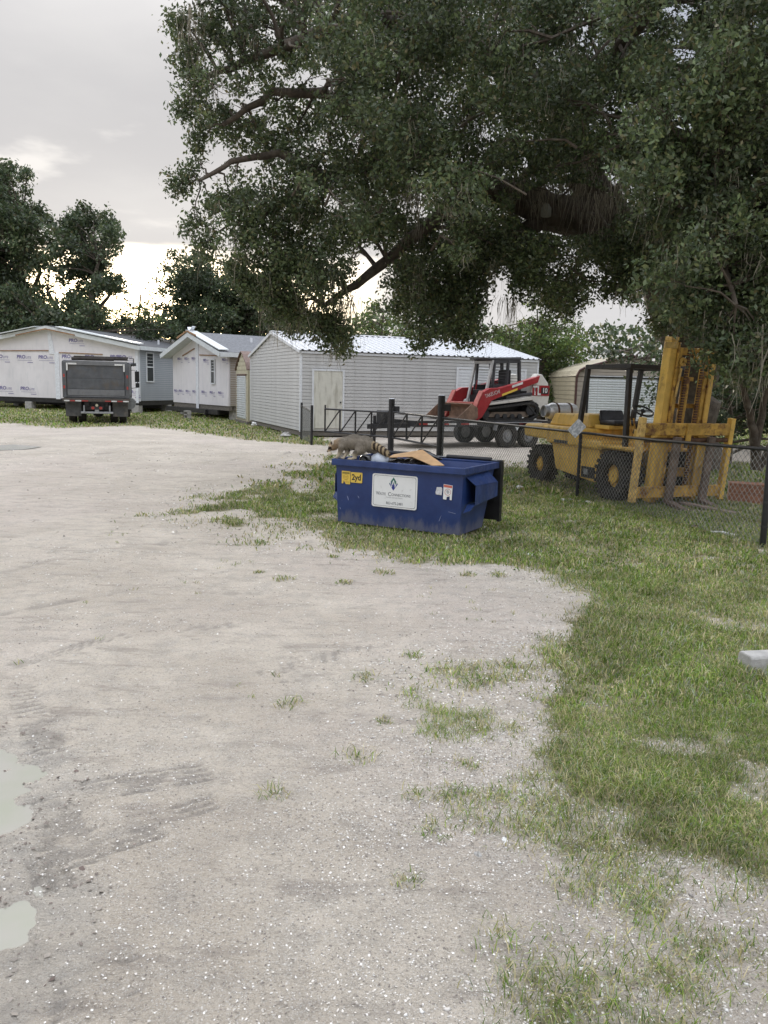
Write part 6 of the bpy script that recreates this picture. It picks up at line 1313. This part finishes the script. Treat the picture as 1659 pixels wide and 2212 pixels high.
mt_ = [(338,600),(372,545),(420,528),(455,545),(500,552),(540,580),(600,600),(660,640),(690,745),(345,745),(355,690),(338,640)]
side_tree('oak_tree', 'broad dark oak standing behind the narrow wrapped house', mt_, 55, 3, gp(480, 878), [[(-11, 55, 0, .45), (-11, 55, 3, .4), (-10.5, 55, 6, .25), (-10, 55, 9, .1)], [(-10.9, 55, 3.5, .25), (-13.5, 55, 7.5, .1)]], 28, .45, 1.1, 46, 16, .21, .22, DARKP, P1, [(360,600,5,6),(400,575,5,4)])
side_tree('young_tree', 'thin yellowish young tree in the bright gap between the dark oaks', [(225,655),(250,610),(280,640),(330,630),(350,690),(345,750),(225,750)], 62, 3, gp(290, 862), [[(-19, 62, 0, .15), (-19, 62, 4, .12), (-18.5, 62, 8, .06)], [(-19, 62, 3, .1), (-17.4, 62, 7, .04)]], 24, .35, .7, 12, 10, .2, .2, PALE, [.2,.25,.2,.15,.1,.1])
side_tree('scrub_tree', 'thin scrub tree with see-through crown behind the grey shed roof', [(755,690),(790,640),(830,650),(880,660),(900,700),(900,755),(755,755)], 48, 2, gp(820, 880), [[(-.6, 48, 0, .18), (-.6, 48, 3, .14), (-.3, 48, 6, .05)], [(-.6, 48, 2.5, .1), (1.2, 48, 5.5, .04)]], 24, .3, .65, 13, 10, .16, .17, PALE, [.2,.25,.2,.15,.1,.1])
side_tree('scrub_tree', 'dense green scrub tree behind the far end of the grey shed', [(1040,740),(1080,700),(1120,690),(1150,640),(1200,680),(1250,690),(1272,740),(1255,800),(1265,900),(1110,900),(1050,800)], 40, 2, gp(1160, 905), [[(7.6, 40, 0, .25), (7.5, 40, 2.5, .2), (7.2, 40, 5, .08)]], 26, .35, .8, 30, 13, .15, .16, PALE, P1)
side_tree('scrub_tree', 'dark thicket tree behind the mast of the forklift', [(1290,780),(1320,740),(1370,745),(1420,700),(1520,650),(1700,650),(1900,700),(1900,930),(1430,930),(1400,860),(1400,800)], 27, 4, (10.5, 29, 0), [[(10.5, 29, 0, .3), (10.4, 29, 3, .25), (10, 28.5, 6, .1)], [(13, 27, 0, .2), (12.8, 27, 5, .1)]], 40, .4, .9, 34, 14, .13, .14, DARKP, P1)
side_tree('small_tree', 'slender multi-stemmed tree at the right edge beside the fence end', [(1560,700),(1640,660),(1720,640),(1850,700),(1850,900),(1700,900),(1640,850),(1610,880),(1570,820)], 15.5, .8, gp(1632, 1015), [LB([(1632,1015,15.4,.10),(1628,930,15.4,.085),(1612,860,15.4,.06),(1590,790,15.3,.03)]), LB([(1632,960,15.4,.08),(1648,880,15.4,.06),(1665,780,15.4,.03)]), LB([(1638,1015,15.5,.08),(1700,880,15.5,.05)])], 50, .22, .5, 40, 20, .075, .085, LEAFP, P1)
side_tree('thicket', 'low dark thicket behind the wide wrapped house roof', [(-190,590),(40,610),(110,650),(190,640),(240,690),(330,690),(400,700),(400,745),(-190,745)], 52, 2, gp(120, 872), [[(-21, 52, 0, .2), (-21, 52, 4, .1)]], 26, .4, .9, 40, 15, .2, .22, DARKP, P1, [(80,605,14,12),(130,640,12,10)])
side_tree('shrub', 'dark leafy shrub filling the shade behind the forklift mast', [(1430,760),(1500,740),(1600,760),(1760,780),(1760,965),(1600,985),(1470,975),(1440,900)], 21, 1.2, gp(1560, 990), [[(8.9, 21, 0, .08), (8.9, 21, 1.2, .05), (8.7, 21, 2.2, .02)]], 44, .25, .6, 40, 16, .09, .11, DARKP, P1, cat='shrub')
# far wood closing the view
def wood_pts(n, x0, x1, D0, D1, h0, h1):
    x = rng.uniform(x0, x1, n); D = rng.uniform(D0, D1, n); h = h0+(h1-h0)*fbm(x, D*0.2, 7.0, 101, 3); return np.stack([x, D, h*rng.random(n)**0.7], 1)
W1 = wood_pts(26000, -70, 75, 74, 82, 3.5, 10.5)
V, F, K = leaves(W1, 0.5*(0.6+0.8*rng.random(len(W1))), leaf_cols(len(W1), DARKP, P1), 0.7)
tag(link('treeline', np_mesh('treeline', V, F, M_['leaf'], K)), 'dark low wood far behind the houses and sheds', 'trees', None, 'stuff')
W2 = np.concatenate([wood_pts(16000, -34, -4, 60, 66, 4.0, 8.0), wood_pts(15000, 9.5, 34, 36, 43, 2.4, 4.2), wood_pts(7000, 14.5, 34, 22, 33, 1.5, 3.4), wood_pts(5000, -3, 8, 44, 47, 2.5, 4.6)])
V, F, K = leaves(W2, 0.17*(0.6+0.8*rng.random(len(W2))), leaf_cols(len(W2), np.concatenate([PALE[:3], LEAFP[:3]]), P1), 0.6)
tag(link('undergrowth', np_mesh('undergrowth', V, F, M_['leaf'], K)), 'tangled green undergrowth behind the sheds and garage', 'undergrowth', None, 'stuff')

# ------------------------------------------------------------------ small things
lq = at(1180, 452, 16.6)
lm_ = thing('yard_lamp', 'small grey yard lamp hanging under the thick oak limb', 'lamp', tuple(lq)); MB().lathe([(0, .10), (.05, .10), (.075, .05), (.10, .02), (.10, -.13), (.085, -.14), (0, -.14)], (0, 0, 0), 'z', 18).build('housing', mat('lamp_grey', (0.30, 0.30, 0.25), 0.6), lm_, smooth=40)
MB().cyl((0, 0, .10), (0, 0, .32), .012, n=6).build('hanger', M_['dark_steel'], lm_)
cu = thing('parking_stop', 'grey concrete parking stop lying on the turf at the right edge', 'parking stop', tuple(gp(1600, 1448)), 10)
MB().prism([(-.09, 0), (.09, 0), (.075, .10), (.06, .12), (-.06, .12), (-.075, .10)], 'x', 0.02, 1.8).build('block', M_['concrete'], cu, 0.012)
bx_ = gp(1572, 1088)
for i in range(2):
    for j in range(2):
        o = MB().box(0, 1.6, j*0.20, j*0.20+0.19, 0.02+i*0.17, 0.02+i*0.17+0.165).build('timber', mat('timber', (0.27, 0.125, 0.075), 0.85, var=0.2, scale=5, dirt=((0.14, 0.075, 0.05), 0.5, 0.8, 6)), None, 0.008); o.location = (bx_.x, bx_.y, 0); o.rotation_euler = (0, 0, R(-20))
        tag(o, ['lower', 'upper'][i]+' '+['front', 'back'][j]+' reddish timber of the stack behind the fence end post', 'timber', 'stacked timbers')
q0, q1 = gp(1470, 1092), gp(1590, 1114)
o = MB().bar(q0+Vector((0, 0, .05)), q1+Vector((0, 0, .035)), 0.15, 0.035).build('fork_blade', mat('grey_fork_blade', (0.23, 0.175, 0.14), 0.9, var=0.25, scale=7), None, 0.004); tag(o, 'weathered bar standing in for a fork blade on the ground below the forklift forks', 'fork_blade')  # stand-in for a fork blade, added as a separate bar beside the forks
def scrap(px, py, s, label, m_, cat='litter', hz=0.5):
    q = gp(px, py); o = MB().ball((0, 0, s*hz*0.6), (s, s*0.6, s*hz), 9, 6, 0.3).build('litter', m_, None); o.location = q; o.rotation_euler = (0, 0, random.uniform(0, 3)); tag(o, label, cat); return o
WP = M_['white_plain']
scrap(549, 921, .22, 'white plastic bag lying at the corner of the grey shed', WP); scrap(618, 944, .28, 'pale crumpled litter below the gable wall of the grey shed', M_['concrete'], hz=.35)
scrap(1120, 1058, .10, 'white scrap on the grass left of the forklift wheel', WP); scrap(1216, 1083, .055, 'white stone left of the fence line post foot', WP); scrap(1232, 1082, .05, 'pale stone touching the fence line post foot', M_['concrete']); scrap(1270, 1087, .05, 'white stone just right of the fence line post', WP)
scrap(1145, 1199, .07, 'flat white scrap on the turf right of the dumpster', WP, hz=.2); scrap(1048, 1141, .035, 'cream scrap against the foot of the dumpster lid', WP); scrap(946, 1193, .045, 'small white scrap in front of the dumpster', WP, hz=.25)
scrap(1500, 1141, .06, 'rust brown leaf clump on the grass in front of the forks', M_['rust']); scrap(1090, 1819, .022, 'white shell stone among the weeds in the foreground', WP); scrap(1032, 1852, .026, 'grey stone among the weeds in the foreground', M_['concrete'])
o = MB().tube([gp(1535, 1152)+Vector((0, 0, .02)), gp(1560, 1154)+Vector((0, 0, .03)), gp(1590, 1160)+Vector((0, 0, .02))], .015, 6).build('stick', M_['white_plain'], None); tag(o, 'short pale stick lying on the grass near the fence', 'stick')
bq = gp(401, 905); cbk = thing('cinder_block', 'upright hollow cinder block beside the narrow wrapped house', 'cinder block', tuple(bq), -50)
MB().box(-.2, .2, 0, .2, 0, .05).box(-.2, .2, 0, .2, .175, .225).box(-.2, .2, 0, .2, .35, .40).box(-.2, -.15, .001, .199, .05, .35).box(.15, .2, .001, .199, .05, .35).build('block', M_['concrete'], cbk)
